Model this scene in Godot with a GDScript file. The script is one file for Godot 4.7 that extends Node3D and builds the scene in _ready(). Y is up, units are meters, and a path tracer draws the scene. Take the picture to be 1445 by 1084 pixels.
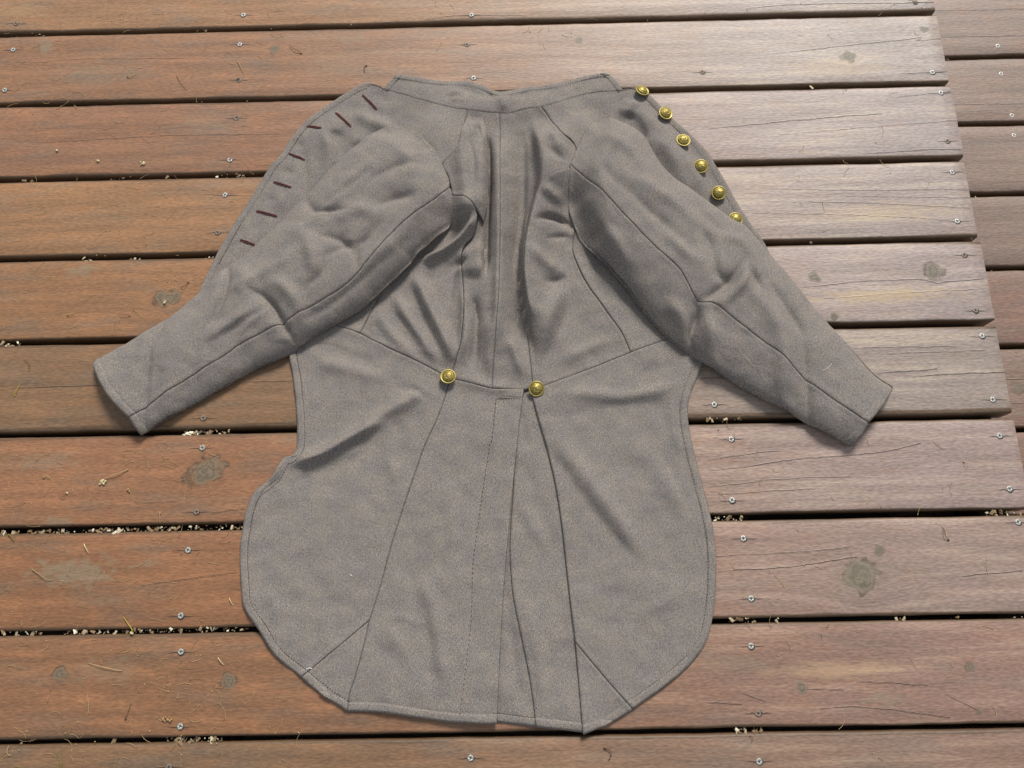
extends Node3D
# A grey wool tailcoat laid face down on a weathered timber deck under an open overcast sky.
# Plan positions are millimetres on the deck (x to the right, z towards the viewer); y is up.

const CELL := 0.0015
const FX := -0.74
const FZ := -1.06
const FNX := 930
const FNZ := 880
const BOARD_W := 0.139
const BOARD_T := 0.036
const TEX_X := -1.02
const TEX_LEN := 1.8
const TEX_GIRTH := 0.211
const TW := 1536
const TH := 176
const EDGE_X := 0.7573
const LOWER := -0.11

class Field:
	var x0: float
	var z0: float
	var nx: int
	var nz: int
	var a := PackedFloat32Array()
	func _init(px: float, pz: float, w: int, d: int) -> void:
		x0 = px; z0 = pz; nx = w; nz = d
		a.resize(w * d)
	func at(p: Vector2) -> float:
		var fx: float = clampf((p.x - x0) / 0.0015, 0.0, nx - 1.001)
		var fz: float = clampf((p.y - z0) / 0.0015, 0.0, nz - 1.001)
		var i := int(fx)
		var j := int(fz)
		fx -= i; fz -= j
		var k := j * nx + i
		return lerpf(lerpf(a[k], a[k + 1], fx), lerpf(a[k + nx], a[k + nx + 1], fx), fz)

func settle(f: Field) -> void:
	# the stiffness of the cloth: no crease sharper than a few millimetres
	for pass_ in 2:
		var b := f.a.duplicate()
		for j in range(1, f.nz - 1):
			var k := j * f.nx + 1
			for i in range(1, f.nx - 1):
				f.a[k] = 0.25 * b[k] + 0.125 * (b[k - 1] + b[k + 1] + b[k - f.nx] + b[k + f.nx]) + 0.0625 * (b[k - f.nx - 1] + b[k - f.nx + 1] + b[k + f.nx - 1] + b[k + f.nx + 1])
				k += 1

var rng := RandomNumberGenerator.new()
var body: Field
var puff := {}            # folds of the two sleeves
var sleeves := {}         # their edge curves
var wrinkle := FastNoiseLite.new()
var M := {}
var used := {}

func numbered(called: String) -> String:
	var n: int = used.get(called, -1) + 1
	used[called] = n
	return called if n == 0 else "%s_%03d" % [called, n]

func mm(v: Array) -> PackedVector2Array:
	var out := PackedVector2Array()
	for i in range(0, v.size(), 2):
		out.append(Vector2(v[i], v[i + 1]) * 0.001)
	return out

func mm1(v: Array) -> PackedFloat32Array:
	var out := PackedFloat32Array()
	for x in v: out.append(x * 0.001)
	return out

func rev(c: PackedVector2Array) -> PackedVector2Array:
	var d := c.duplicate(); d.reverse(); return d

func joined(a: PackedVector2Array, b: PackedVector2Array) -> PackedVector2Array:
	var d := a.duplicate()
	d.append_array(b.slice(1) if a[a.size() - 1].distance_to(b[0]) < 0.007 else b)
	return d

func smooth(c: PackedVector2Array, per := 5) -> PackedVector2Array:
	# Catmull-Rom through the points
	if c.size() < 3: return c
	var out := PackedVector2Array()
	for i in c.size() - 1:
		var p0: Vector2 = c[maxi(i - 1, 0)]
		var p3: Vector2 = c[mini(i + 2, c.size() - 1)]
		for k in per: out.append(c[i].cubic_interpolate(c[i + 1], p0, p3, float(k) / per))
	out.append(c[c.size() - 1])
	return out

func length_of(c: PackedVector2Array) -> float:
	var s := 0.0
	for i in c.size() - 1: s += c[i].distance_to(c[i + 1])
	return s

func spread(c: PackedVector2Array, fr: PackedFloat32Array) -> PackedVector2Array:
	# points at the given fractions of the curve's length
	var total := length_of(c)
	var out := PackedVector2Array()
	var i := 0
	var gone := 0.0
	var seg: float = c[0].distance_to(c[1])
	for f in fr:
		while gone + seg < f * total - 1e-9 and i < c.size() - 2:
			gone += seg; i += 1
			seg = c[i].distance_to(c[i + 1])
		out.append(c[i].lerp(c[i + 1], clampf((f * total - gone) / maxf(seg, 1e-9), 0, 1)))
	return out

func inset(c: PackedVector2Array, d: float) -> PackedVector2Array:
	var out := PackedVector2Array()
	for i in c.size():
		var t: Vector2 = (c[mini(i + 1, c.size() - 1)] - c[maxi(i - 1, 0)]).normalized()
		out.append(c[i] + Vector2(-t.y, t.x) * d)
	return out

func dist(c: PackedVector2Array, p: Vector2) -> float:
	var best := 1e9
	for i in c.size() - 1:
		var a: Vector2 = c[i]
		var ab: Vector2 = c[i + 1] - a
		var d2: float = (a + ab * clampf((p - a).dot(ab) / maxf(ab.length_squared(), 1e-12), 0, 1)).distance_squared_to(p)
		if d2 < best: best = d2
	return sqrt(best)

# ---------------------------------------------------------------- folds in cloth
func fold(f: Field, pts: PackedVector2Array, h: float, wa: float, wb := -1.0, taper := 0.3, flat := 0.0) -> void:
	# a ridge (h > 0) or a valley (h < 0), in mm, along pts; wa / wb are its half widths to the left / right of the way it runs
	if wb < 0: wb = wa
	var c := smooth(pts, 3)
	var w := maxf(wa, wb) * 0.001 * 2.4
	var lo: Vector2 = c[0]
	var hi: Vector2 = c[0]
	for p in c: lo = lo.min(p); hi = hi.max(p)
	var i0 := clampi(int((lo.x - w - f.x0) / CELL), 0, f.nx - 1)
	var i1 := clampi(int((hi.x + w - f.x0) / CELL), 0, f.nx - 1)
	var j0 := clampi(int((lo.y - w - f.z0) / CELL), 0, f.nz - 1)
	var j1 := clampi(int((hi.y + w - f.z0) / CELL), 0, f.nz - 1)
	var n := c.size() - 1
	var cum := PackedFloat32Array([0.0])
	for s in n: cum.append(cum[s] + c[s].distance_to(c[s + 1]))
	var total: float = cum[n]
	var w2 := w * w
	for j in range(j0, j1 + 1):
		for i in range(i0, i1 + 1):
			var p := Vector2(f.x0 + i * CELL, f.z0 + j * CELL)
			var best := w2
			var side := 0.0
			var along := 0.0
			for s in n:
				var a := c[s]
				var ab := c[s + 1] - a
				var ap := p - a
				var t := clampf(ap.dot(ab) / ab.length_squared(), 0.0, 1.0)
				var d2 := (ap - ab * t).length_squared()
				if d2 < best:
					best = d2
					side = ab.cross(ap)
					along = cum[s] + t * (cum[s + 1] - cum[s])
			if best < w2:
				var x: float = maxf(sqrt(best) * 1000.0 - flat, 0.0) / (wa if side < 0 else wb)
				var q := along / total
				f.a[j * f.nx + i] += h * 0.001 * (exp(-x * x * 1.2) if h > 0 else exp(-1.5 * pow(x, 1.25))) * smoothstep(0.0, taper, q) * smoothstep(0.0, taper, 1.0 - q)

func resting(h: float) -> float:
	# cloth bottoms out softly on what lies below it
	return 0.0028 + 0.5 * (h - 0.0028 + sqrt((h - 0.0028) * (h - 0.0028) + 0.000012))

func crumple(p: Vector2) -> float:
	# slack at a hand's scale, finer rumples, and a few sharp creases
	var q := p * 1000.0
	var w := Vector2(wrinkle.get_noise_2d(q.x * 0.3, q.y * 0.3 + 500), wrinkle.get_noise_2d(q.x * 0.3 + 700, q.y * 0.3)) * 30.0
	var n := absf(wrinkle.get_noise_2d((q.x + w.x) * 0.42 + 50, (q.y + w.y) * 0.42))
	var keep := smoothstep(-0.05, 0.35, wrinkle.get_noise_2d(q.x * 0.22 + 1500, q.y * 0.22 + 70))
	return wrinkle.get_noise_2d(q.x, q.y) * 0.0007 + wrinkle.get_noise_2d(q.x * 0.3 + 900, q.y * 0.3) * 0.0030 + 0.0005 * exp(-pow(n / 0.08, 2)) * keep

func lining_h(p: Vector2) -> float:
	return maxf(resting(body.at(p)) - 0.0045, 0.0015)

func body_h(p: Vector2) -> float:
	return resting(body.at(p)) + crumple(p)

func gathered_h(p: Vector2) -> float:
	return body_h(p) + puff.back.at(p)

func sleeve_h(p: Vector2, which: String) -> float:
	var s = sleeves[which]
	var da := dist(s.upper, p)
	var db := dist(s.lower, p)
	var dc := dist(s.cap, p)
	var de := dist(s.cuff, p)
	var t := da / maxf(da + db, 1e-6)
	var u := dc / maxf(dc + de, 1e-6)
	var b := resting(body.at(p))
	var h: float = lerpf(0.050, 0.021, smoothstep(0.0, 1.0, u)) * pow(maxf(4.0 * t * (1.0 - t), 0.0), 0.5)
	var lift: float = lerpf(0.009, 0.004, u)
	var full: float = b * 0.55 + lift + h
	return lerpf(b + 0.0015, full, smoothstep(-0.004, 0.055, dc)) + puff[which].at(p) + crumple(p + Vector2(3, 1)) * 1.25

func under_h(p: Vector2, _which: String) -> float:
	return resting(body.at(p)) * 0.5 + 0.002

# ---------------------------------------------------------------- cloth pieces
# kinds of side: "" hidden, "seam" pulled down into a groove, "hem" turned edge with thickness, "roll" tucks under, "fold" a pressed free edge
func side_rows(kind: String) -> Array:
	match kind:
		"seam": return [0.0, 0.0007, 0.0016, 0.0035]
		"hem": return [0.0, 0.0006, 0.0018, 0.004, 0.007, 0.0095, 0.011, 0.012, 0.013, 0.0145, 0.018]
		"roll": return [0.0, 0.0007, 0.002, 0.0045, 0.008]
		"fold": return [0.0, 0.0006, 0.0016, 0.0035]
	return [0.0]

func side_drop(kind: String, d: float) -> float:
	match kind:
		"seam": return -0.0019 * exp(-pow(d / 0.0006, 2)) + 0.0007 * exp(-pow((d - 0.004) / 0.0035, 2))
		"hem": return -0.0016 * exp(-pow(d / 0.0011, 2)) + 0.0011 * smoothstep(0.0, 0.003, d) * (1.0 - smoothstep(0.010, 0.013, d)) - 0.0006 * exp(-pow((d - 0.012) / 0.0012, 2))
		"fold": return -0.0012 * exp(-pow(d / 0.0010, 2))
	return 0.0

func fractions(span: float, a: String, b: String, step: float) -> PackedFloat32Array:
	var out := PackedFloat32Array()
	var ra := side_rows(a)
	var rb := side_rows(b)
	for x in ra: if x < span * 0.45: out.append(x / span)
	var from: float = out[out.size() - 1]
	var back := PackedFloat32Array()
	for x in rb: if x < span * 0.45: back.append(1.0 - x / span)
	var to: float = back[back.size() - 1]
	var n := maxi(1, int(ceil((to - from) * span / step)))
	for i in range(1, n): out.append(lerpf(from, to, float(i) / n))
	for i in range(back.size() - 1, -1, -1): out.append(back[i])
	return out

func panel(called: String, parent: Node3D, height: Callable, sides: Array, kinds: Array, opt := {}) -> MeshInstance3D:
	# sides: top, bottom (left to right), left, right (top to bottom)
	var t := smooth(sides[0]); var b := smooth(sides[1]); var l := smooth(sides[2]); var r := smooth(sides[3])
	var step: float = opt.get("step", 0.0036)
	var span_u := maxf(length_of(t), length_of(b))
	var span_v := maxf(length_of(l), length_of(r))
	var fu := fractions(span_u, kinds[2], kinds[3], step)
	var fv := fractions(span_v, kinds[0], kinds[1], step)
	var T := spread(t, fu); var B := spread(b, fu); var L := spread(l, fv); var R := spread(r, fv)
	var nu := fu.size(); var nv := fv.size()
	var c00: Vector2 = (T[0] + L[0]) / 2
	var c10: Vector2 = (T[nu - 1] + R[0]) / 2
	var c01: Vector2 = (B[0] + L[nv - 1]) / 2
	var c11: Vector2 = (B[nu - 1] + R[nv - 1]) / 2
	var off: Array = opt.get("off", [0.0, 0.0])
	var grid := PackedVector2Array()
	grid.resize(nu * nv)
	for j in nv:
		var v := fv[j]
		for i in nu:
			var u := fu[i]
			var q: Vector2 = T[i] * (1 - v) + B[i] * v + L[j] * (1 - u) + R[j] * u
			grid[j * nu + i] = q - (c00 * (1 - u) * (1 - v) + c10 * u * (1 - v) + c01 * (1 - u) * v + c11 * u * v)
	var y := PackedFloat32Array()
	y.resize(nu * nv)
	for j in nv:
		for i in nu:
			var p := grid[j * nu + i]
			var h: float = height.call(p) + lerpf(off[0], off[1], fu[i]) * 0.001
			h += side_drop(kinds[0], p.distance_to(grid[i])) + side_drop(kinds[1], p.distance_to(grid[(nv - 1) * nu + i]))
			h += side_drop(kinds[2], p.distance_to(grid[j * nu])) + side_drop(kinds[3], p.distance_to(grid[j * nu + nu - 1]))
			y[j * nu + i] = h
	var st := SurfaceTool.new()
	st.begin(Mesh.PRIMITIVE_TRIANGLES)
	st.set_smooth_group(0)
	var ang: float = opt.get("grain", 0.0)
	var add := func(p: Vector2, h: float) -> void:
		st.set_uv(p.rotated(ang) / 0.42)
		st.add_vertex(Vector3(p.x, h, p.y))
	for j in nv:
		for i in nu: (add as Callable).call(grid[j * nu + i], y[j * nu + i])
	for j in nv - 1:
		for i in nu - 1:
			var k := j * nu + i
			for q in [k, k + 1, k + nu, k + 1, k + nu + 1, k + nu]: st.add_index(q)
	# the turned-under rims of free edges
	var count := nu * nv
	for s in 4:
		if not kinds[s] in ["hem", "roll", "fold"]: continue
		var ids := []
		var inner := []
		if s < 2:
			for i in nu:
				ids.append(i if s == 0 else (nv - 1) * nu + i)
				inner.append(mini(1, nv - 1) * nu + i if s == 0 else (nv - 2) * nu + i)
		else:
			for j in nv:
				ids.append(j * nu if s == 2 else j * nu + nu - 1)
				inner.append(j * nu + 1 if s == 2 else j * nu + nu - 2)
		var thick: float = {"hem": 0.0026, "roll": 0.006, "fold": 0.0026}[kinds[s]]
		var start := count
		for k in ids.size():
			var e: Vector2 = grid[ids[k]]
			var n: Vector2 = (e - grid[inner[k]]).normalized()
			var h: float = y[ids[k]]
			var low: float = maxf(h - thick, 0.0012)
			(add as Callable).call(e + n * 0.0005, lerpf(h, low, 0.35))
			(add as Callable).call(e + n * 0.0001, lerpf(h, low, 0.85))
			(add as Callable).call(e - n * 0.010, low)
			count += 3
		for k in ids.size() - 1:
			var a := [ids[k], start + k * 3, start + k * 3 + 1, start + k * 3 + 2]
			var c := [ids[k + 1], start + k * 3 + 3, start + k * 3 + 4, start + k * 3 + 5]
			for m in 3:
				for q in [a[m], c[m], a[m + 1], c[m], c[m + 1], a[m + 1]]: st.add_index(q)
	st.generate_normals()
	st.generate_tangents()
	var o := MeshInstance3D.new()
	o.name = called
	o.mesh = st.commit()
	o.material_override = opt.get("mat", M.wool)
	parent.add_child(o, true)
	return o

func tube(st: SurfaceTool, pts: PackedVector3Array, radii: PackedFloat32Array, sides := 5) -> void:
	var base := PackedInt32Array()
	var n := pts.size()
	var rows := []
	for i in n:
		var d: Vector3 = (pts[mini(i + 1, n - 1)] - pts[maxi(i - 1, 0)]).normalized()
		var a := d.cross(Vector3.UP)
		a = a.normalized() if a.length() > 0.01 else Vector3.RIGHT
		var b := a.cross(d)
		var row := PackedVector3Array()
		for k in sides: row.append(pts[i] + (a * cos(TAU * k / sides) + b * sin(TAU * k / sides)) * radii[i])
		rows.append(row)
	for i in n - 1:
		for k in sides:
			var k2 := (k + 1) % sides
			for v in [rows[i][k], rows[i + 1][k], rows[i][k2], rows[i][k2], rows[i + 1][k], rows[i + 1][k2]]:
				st.set_uv(Vector2(v.x, v.z) * 20.0)
				st.add_vertex(v)
	for e in [0, n - 1]:
		for k in sides:
			for v in [pts[e], rows[e][k], rows[e][(k + 1) % sides]]:
				st.set_uv(Vector2(v.x, v.z) * 20.0)
				st.add_vertex(v)

func commit(st: SurfaceTool, called: String, m: Material, parent: Node3D) -> MeshInstance3D:
	st.index()
	st.generate_normals()
	var o := MeshInstance3D.new()
	o.name = called
	o.mesh = st.commit()
	o.material_override = m
	parent.add_child(o, true)
	return o

func begun() -> SurfaceTool:
	var st := SurfaceTool.new()
	st.begin(Mesh.PRIMITIVE_TRIANGLES)
	st.set_smooth_group(0)
	return st

func stitching(parent: Node3D, c: PackedVector2Array, height: Callable, lift := 0.0, pitch := 0.0042) -> void:
	# one thread that dips under the cloth between its stitches
	var s := smooth(c)
	var n := int(length_of(s) / (pitch / 4.0))
	var fr := PackedFloat32Array()
	for i in n + 1: fr.append(float(i) / n)
	var q := spread(s, fr)
	var pts := PackedVector3Array()
	var rad := PackedFloat32Array()
	for i in q.size():
		pts.append(Vector3(q[i].x, height.call(q[i]) + lift + 0.0008 * sin(TAU * i / 4.0 + 0.4) - 0.0001, q[i].y))
		rad.append(0.00052)
	var st := begun()
	tube(st, pts, rad, 4)
	commit(st, "stitching", M.thread, parent)

# ---------------------------------------------------------------- metal
func lathe(st: SurfaceTool, prof: Array, n := 28) -> void:
	for k in prof.size() - 1:
		for i in n:
			var a := TAU * i / n
			var b := TAU * (i + 1) / n
			var p := [Vector3(cos(a) * prof[k].x, prof[k].y, sin(a) * prof[k].x), Vector3(cos(b) * prof[k].x, prof[k].y, sin(b) * prof[k].x),
				Vector3(cos(a) * prof[k + 1].x, prof[k + 1].y, sin(a) * prof[k + 1].x), Vector3(cos(b) * prof[k + 1].x, prof[k + 1].y, sin(b) * prof[k + 1].x)]
			for v in [p[0], p[1], p[2], p[1], p[3], p[2]]:
				st.set_uv(Vector2(v.x, v.z) * 40.0 + Vector2(0.5, 0.5))
				st.add_vertex(v)

var button_meshes := []
func button(parent: Node3D, at: Vector2, y: float, tilt: Vector2, turn: float) -> void:
	if button_meshes.is_empty():
		var st := begun()
		lathe(st, [Vector2(0.002, -0.004), Vector2(0.003, -0.001), Vector2(0.0095, 0.0), Vector2(0.0112, 0.0014), Vector2(0.0116, 0.0026), Vector2(0.0111, 0.0034), Vector2(0.0102, 0.0033), Vector2(0.0094, 0.0027), Vector2(0.0088, 0.0026)])
		st.index(); st.generate_normals()
		button_meshes.append(st.commit())
		# the dome with an embossed device: a spread shape over a small shield
		st = begun()
		var rings := 26
		var n := 48
		var put := func(i: int, k: int) -> void:
			var r := 0.0089 * i / rings
			var a := TAU * k / n
			var p := Vector2(cos(a), sin(a)) * r
			var q := p / 0.0089
			var yy := 0.0026 + 0.0062 * sqrt(maxf(0.0, 1.0 - q.length_squared() * 0.96)) - 0.0012
			var e := 0.0
			for w in [-1, 1]:
				e = maxf(e, 1.0 - smoothstep(0.10, 0.2, absf(q.y + 0.18 + 0.35 * absf(q.x)) + 0.10 * absf(sin(q.x * 16.0))) if absf(q.x) < 0.62 else 0.0)
			e = maxf(e, 1.0 - smoothstep(0.14, 0.22, (q - Vector2(0, 0.08)).length()))
			e = maxf(e, 0.8 * (1.0 - smoothstep(0.03, 0.08, absf((q - Vector2(0, 0.12)).length() - 0.52))) * (1.0 if q.y > 0.15 else 0.0))
			e = maxf(e, 0.9 * (1.0 - smoothstep(0.02, 0.05, absf(q.length() - 0.86))))
			st.set_uv(q * 0.3 + Vector2(0.5, 0.5))
			st.add_vertex(Vector3(p.x, yy + e * 0.00045, p.y))
		for i in rings + 1:
			for k in n: (put as Callable).call(i, k)
		for i in rings:
			for k in n:
				var a := i * n + k
				var b := i * n + (k + 1) % n
				for v in [a, b, a + n, b, b + n, a + n]: st.add_index(v)
		st.generate_normals()
		button_meshes.append(st.commit())
	var o := MeshInstance3D.new()
	o.name = "button"
	o.mesh = button_meshes[0]
	o.material_override = M.brass_rim
	parent.add_child(o, true)
	var d := MeshInstance3D.new()
	d.name = "dome"
	d.mesh = button_meshes[1]
	d.material_override = M.brass
	o.add_child(d, true)
	o.position = Vector3(at.x, y, at.y)
	o.basis = Basis(Vector3(tilt.y, 0, -tilt.x).normalized(), deg_to_rad(tilt.length())) * Basis(Vector3.UP, deg_to_rad(turn)) if tilt.length() > 0 else Basis(Vector3.UP, deg_to_rad(turn))
	o.basis = o.basis.scaled(Vector3.ONE * 1.07)

var screw_mesh: ArrayMesh
func screw_head() -> ArrayMesh:
	var st := begun()
	var n := 40
	var R := 0.0043
	var star := func(a: float) -> float:
		var c := absf(cos(a)); var s := absf(sin(a))
		var big := maxf(c, s); var small := minf(c, s)
		return minf(0.0021 / maxf(big, 0.01), 0.00055 / maxf(small, 0.02))
	var ring := func(k: int, a: float) -> Vector3:
		match k:
			0: return Vector3(cos(a) * R, -0.0025, sin(a) * R)
			1: return Vector3(cos(a) * R, -0.0001, sin(a) * R)
			2: return Vector3(cos(a) * R * 0.93, 0.0002, sin(a) * R * 0.93)
		var s: float = (star as Callable).call(a)
		return Vector3(cos(a) * s, 0.0, sin(a) * s) if k == 3 else Vector3(cos(a) * s * 0.75, -0.0018, sin(a) * s * 0.75)
	for i in n:
		var a := TAU * i / n
		var b := TAU * (i + 1) / n
		for k in 4:
			var p := [(ring as Callable).call(k, a), (ring as Callable).call(k, b), (ring as Callable).call(k + 1, a), (ring as Callable).call(k + 1, b)]
			for v in [p[0], p[1], p[2], p[1], p[3], p[2]]: st.add_vertex(v)
		for v in [(ring as Callable).call(4, a), (ring as Callable).call(4, b), Vector3(0, -0.0018, 0)]: st.add_vertex(v)
	st.index()
	st.generate_normals()
	return st.commit()

# ---------------------------------------------------------------- timber
var marks := {}      # board -> list of marks in its surface: [kind, points, size, strength]
func mark(tops: PackedFloat32Array, kind: String, pts: PackedVector2Array, size := 1.0, strength := 0.7) -> void:
	var k := 0
	while k < tops.size() - 1 and tops[k + 1] <= pts[0].y + 0.001: k += 1
	if not marks.has(k): marks[k] = []
	marks[k].append([kind, pts, size, strength])

func stretched(sd: int, freq: float, w: int, h: int, oct := 3) -> PackedByteArray:
	var n := FastNoiseLite.new()
	n.seed = sd
	n.noise_type = FastNoiseLite.TYPE_SIMPLEX
	n.frequency = freq
	n.fractal_octaves = oct
	var im := n.get_image(w, h, false, false, true)
	im.convert(Image.FORMAT_L8)
	im.resize(TW, TH, Image.INTERPOLATE_CUBIC)
	return im.get_data()

func timber(sd: int, left: Color, right: Color, grey: float, warm: float, top: float, list: Array, weather := 0.0) -> StandardMaterial3D:
	var streak := stretched(sd, 0.045, 110, TH, 4)
	var fine := stretched(sd + 1, 0.32, 150, TH, 2)
	var mott := stretched(sd + 2, 0.022, 360, TH, 4)
	var mott2 := stretched(sd + 3, 0.035, 420, TH, 4)
	var speck := stretched(sd + 4, 0.33, 420, TH, 3)
	var sx := TEX_LEN / TW
	var sy := TEX_GIRTH / TH
	# knots bend the grain round them
	var bend := PackedFloat32Array()
	bend.resize(TW * TH)
	for m in list:
		if m[0] != "knot": continue
		var c: Vector2 = m[1][0]
		var ci := int((c.x - TEX_X) / sx)
		var cj := int((c.y - top + BOARD_T) / sy)
		var r: float = m[2] * 0.001
		var ri := int(r * 4.5 / sx)
		for j in TH:
			var dy := (j - cj) * sy
			for i in range(maxi(0, ci - ri), mini(TW, ci + ri)):
				var dx := (i - ci) * sx
				bend[j * TW + i] -= signf(dy) * r / sy * 0.9 * exp(-dx * dx / (r * r * 3.2)) * exp(-dy * dy / (r * r * 5.0))
	var px := PackedByteArray()
	px.resize(TW * TH * 3)
	var hgt := PackedByteArray()
	hgt.resize(TW * TH)
	var gr := Color(0.42, 0.375, 0.335)
	var wm := Color(0.62, 0.43, 0.29)
	for i in TW:
		var x := TEX_X + i * sx
		var t := smoothstep(-0.45, 0.62, x)
		var base := left.lerp(right, t)
		var lum := base.get_luminance()
		var g2 := Color(gr.r * lum / 0.40, gr.g * lum / 0.40, gr.b * lum / 0.40)
		for j in TH:
			var k := j * TW + i
			var jj := clampi(j + int(bend[k]), 0, TH - 1) * TW + i
			var s := streak[jj] / 255.0 - 0.5
			var f := fine[jj] / 255.0 - 0.5
			var a := clampf((mott[k] / 255.0 - 0.54) * 2.2, 0.0, 1.0) * grey * 0.85
			var b := clampf((mott2[k] / 255.0 - 0.54) * 2.2, 0.0, 1.0) * warm * 0.7
			var q := speck[k] / 255.0 - 0.5
			var c := base.lerp(wm, b * (1.0 - t * 0.75)).lerp(g2, a)
			var sh := 1.0 + 0.17 * s + 0.08 * f + 0.24 * q
			if weather > 0.0:
				c = c.lerp(Color(0.66, 0.61, 0.51), clampf((s - 0.08) * 3.0, 0, 1) * weather * t)
			# the narrow sides and their rounded edges blend towards a darker brown
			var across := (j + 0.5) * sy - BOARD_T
			var side_mix := 1.0 - smoothstep(-0.001, 0.0015, minf(across, BOARD_W - across) - 0.0035 + 0.004 * s)
			c = c.lerp(Color(0.34, 0.26, 0.18), side_mix * 0.8)
			var o := k * 3
			px[o] = clampi(int(c.r * sh * 255.0), 0, 255)
			px[o + 1] = clampi(int(c.g * sh * 255.0), 0, 255)
			px[o + 2] = clampi(int(c.b * sh * 255.0), 0, 255)
			hgt[k] = clampi(int(150 + 60 * s + 30 * f + 30 * q), 0, 255)
	var wob := FastNoiseLite.new()
	wob.seed = sd + 9
	wob.frequency = 0.05
	var dab := func(i: int, j: int, c: Color, al: float, dh: float) -> void:
		if i < 0 or j < 0 or i >= TW or j >= TH or al <= 0.0: return
		var o := (j * TW + i) * 3
		px[o] = int(lerpf(px[o], c.r * 255.0, al))
		px[o + 1] = int(lerpf(px[o + 1], c.g * 255.0, al))
		px[o + 2] = int(lerpf(px[o + 2], c.b * 255.0, al))
		hgt[j * TW + i] = clampi(int(hgt[j * TW + i] + dh * al), 0, 255)
	for m in list:
		var pts: PackedVector2Array = m[1]
		var size: float = m[2]
		if m[0] == "crack":
			var c := smooth(pts)
			var n := int(length_of(c) / 0.0009) + 2
			var fr := PackedFloat32Array()
			for i in n + 1: fr.append(float(i) / n)
			var q := spread(c, fr)
			for i in q.size():
				var along := float(i) / n
				var w: float = size * smoothstep(0.0, 0.25, along) * (0.6 + 0.8 * absf(wob.get_noise_1d(i * 0.7 + sd))) + 0.25
				var fi := (q[i].x - TEX_X) / sx
				var fj: float = (q[i].y - top + BOARD_T) / sy + wob.get_noise_1d(i * 0.35 + 400) * 1.2
				for dj in range(-3, 4):
					var d := absf(int(fj) + dj - fj) * sy * 1000.0
					(dab as Callable).call(int(fi), int(fj) + dj, Color(0.12, 0.095, 0.085), m[3] * clampf(w * 0.75 + 0.35 - d, 0.0, 1.0), -130.0)
		elif m[0] == "knot":
			var c: Vector2 = pts[0]
			var tail: Vector2 = pts[1] if pts.size() > 1 else c
			var ci := (c.x - TEX_X) / sx
			var cj := (c.y - top + BOARD_T) / sy
			var r: float = size * 0.001
			var ax: Vector2 = (tail - c)
			var el := maxf(1.0, ax.length() / r)
			ax = ax.normalized() if ax.length() > 0.0001 else Vector2.RIGHT
			var reach := int(r * el * 1.6 / sx)
			for j in range(int(cj) - reach, int(cj) + reach + 1):
				for i in range(int(ci) - reach, int(ci) + reach + 1):
					var d := Vector2((i - ci) * sx, (j - cj) * sy)
					var u := d.dot(ax) / (r * el)
					var v := d.cross(ax) / r
					var rr := sqrt(u * u + v * v) + 0.5 * wob.get_noise_2d(i * 1.2, j * 1.2)
					var ringed := 0.5 + 0.5 * sin(rr * 15.0)
					(dab as Callable).call(i, j, Color(0.45, 0.42, 0.35).lerp(Color(0.31, 0.29, 0.24), ringed * 0.8), m[3] * (1.0 - smoothstep(0.6, 1.15, rr)), -30.0)
					(dab as Callable).call(i, j, Color(0.2, 0.17, 0.14), m[3] * (0.3 + 0.9 * wob.get_noise_2d(i * 0.8 + 90, j * 0.8)) * exp(-pow((rr - 1.0) / 0.12, 2)), -60.0)
		elif m[0] == "stain":
			var c: Vector2 = pts[0]
			var ci := (c.x - TEX_X) / sx
			var cj := (c.y - top + BOARD_T) / sy
			var r: float = size * 0.001
			var ry: float = r * 0.45 if pts.size() < 2 else absf(pts[1].y - c.y)
			for j in range(int(cj - ry * 1.8 / sy), int(cj + ry * 1.8 / sy) + 1):
				for i in range(int(ci - r * 1.8 / sx), int(ci + r * 1.8 / sx) + 1):
					var d := Vector2((i - ci) * sx / r, (j - cj) * sy / ry).length() + 0.9 * wob.get_noise_2d(i * 0.9, j * 1.4)
					var grain := 0.65 + 0.5 * wob.get_noise_2d(i * 4.0, j * 9.0)
					(dab as Callable).call(i, j, Color(0.52, 0.50, 0.43), m[3] * (1.0 - smoothstep(0.35, 1.2, d)) * grain, 0.0)
		elif m[0] == "pale":
			var c: Vector2 = pts[0]
			var ci := (c.x - TEX_X) / sx
			var cj := (c.y - top + BOARD_T) / sy
			var r: float = size * 0.001
			var ry: float = absf(pts[1].y - c.y)
			for j in range(int(cj - ry * 1.8 / sy), int(cj + ry * 1.8 / sy) + 1):
				for i in range(int(ci - r * 1.8 / sx), int(ci + r * 1.8 / sx) + 1):
					var d := Vector2((i - ci) * sx / r, (j - cj) * sy / ry).length() + 0.7 * wob.get_noise_2d(i * 0.5, j * 2.4)
					(dab as Callable).call(i, j, Color(0.72, 0.62, 0.46), m[3] * (1.0 - smoothstep(0.3, 1.2, d)), 0.0)
		elif m[0] == "screw":
			var c: Vector2 = pts[0]
			var ci := (c.x - TEX_X) / sx
			var cj := (c.y - top + BOARD_T) / sy
			for j in range(int(cj) - 7, int(cj) + 8):
				for i in range(int(ci) - 22, int(ci) + 23):
					var d := Vector2((i - ci) * sx, (j - cj) * sy) * 1000.0
					(dab as Callable).call(i, j, Color(0.07, 0.06, 0.055), 0.85 * (1.0 - smoothstep(4.2, 5.3, d.length())), -120.0)
					(dab as Callable).call(i, j, Color(0.12, 0.1, 0.09), 0.75 * (1.0 - smoothstep(0.3, 1.1, absf(d.y + wob.get_noise_1d(i * 2.0) * 1.2))) * (1.0 - smoothstep(8.0, 24.0, absf(d.x))), -80.0)
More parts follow.
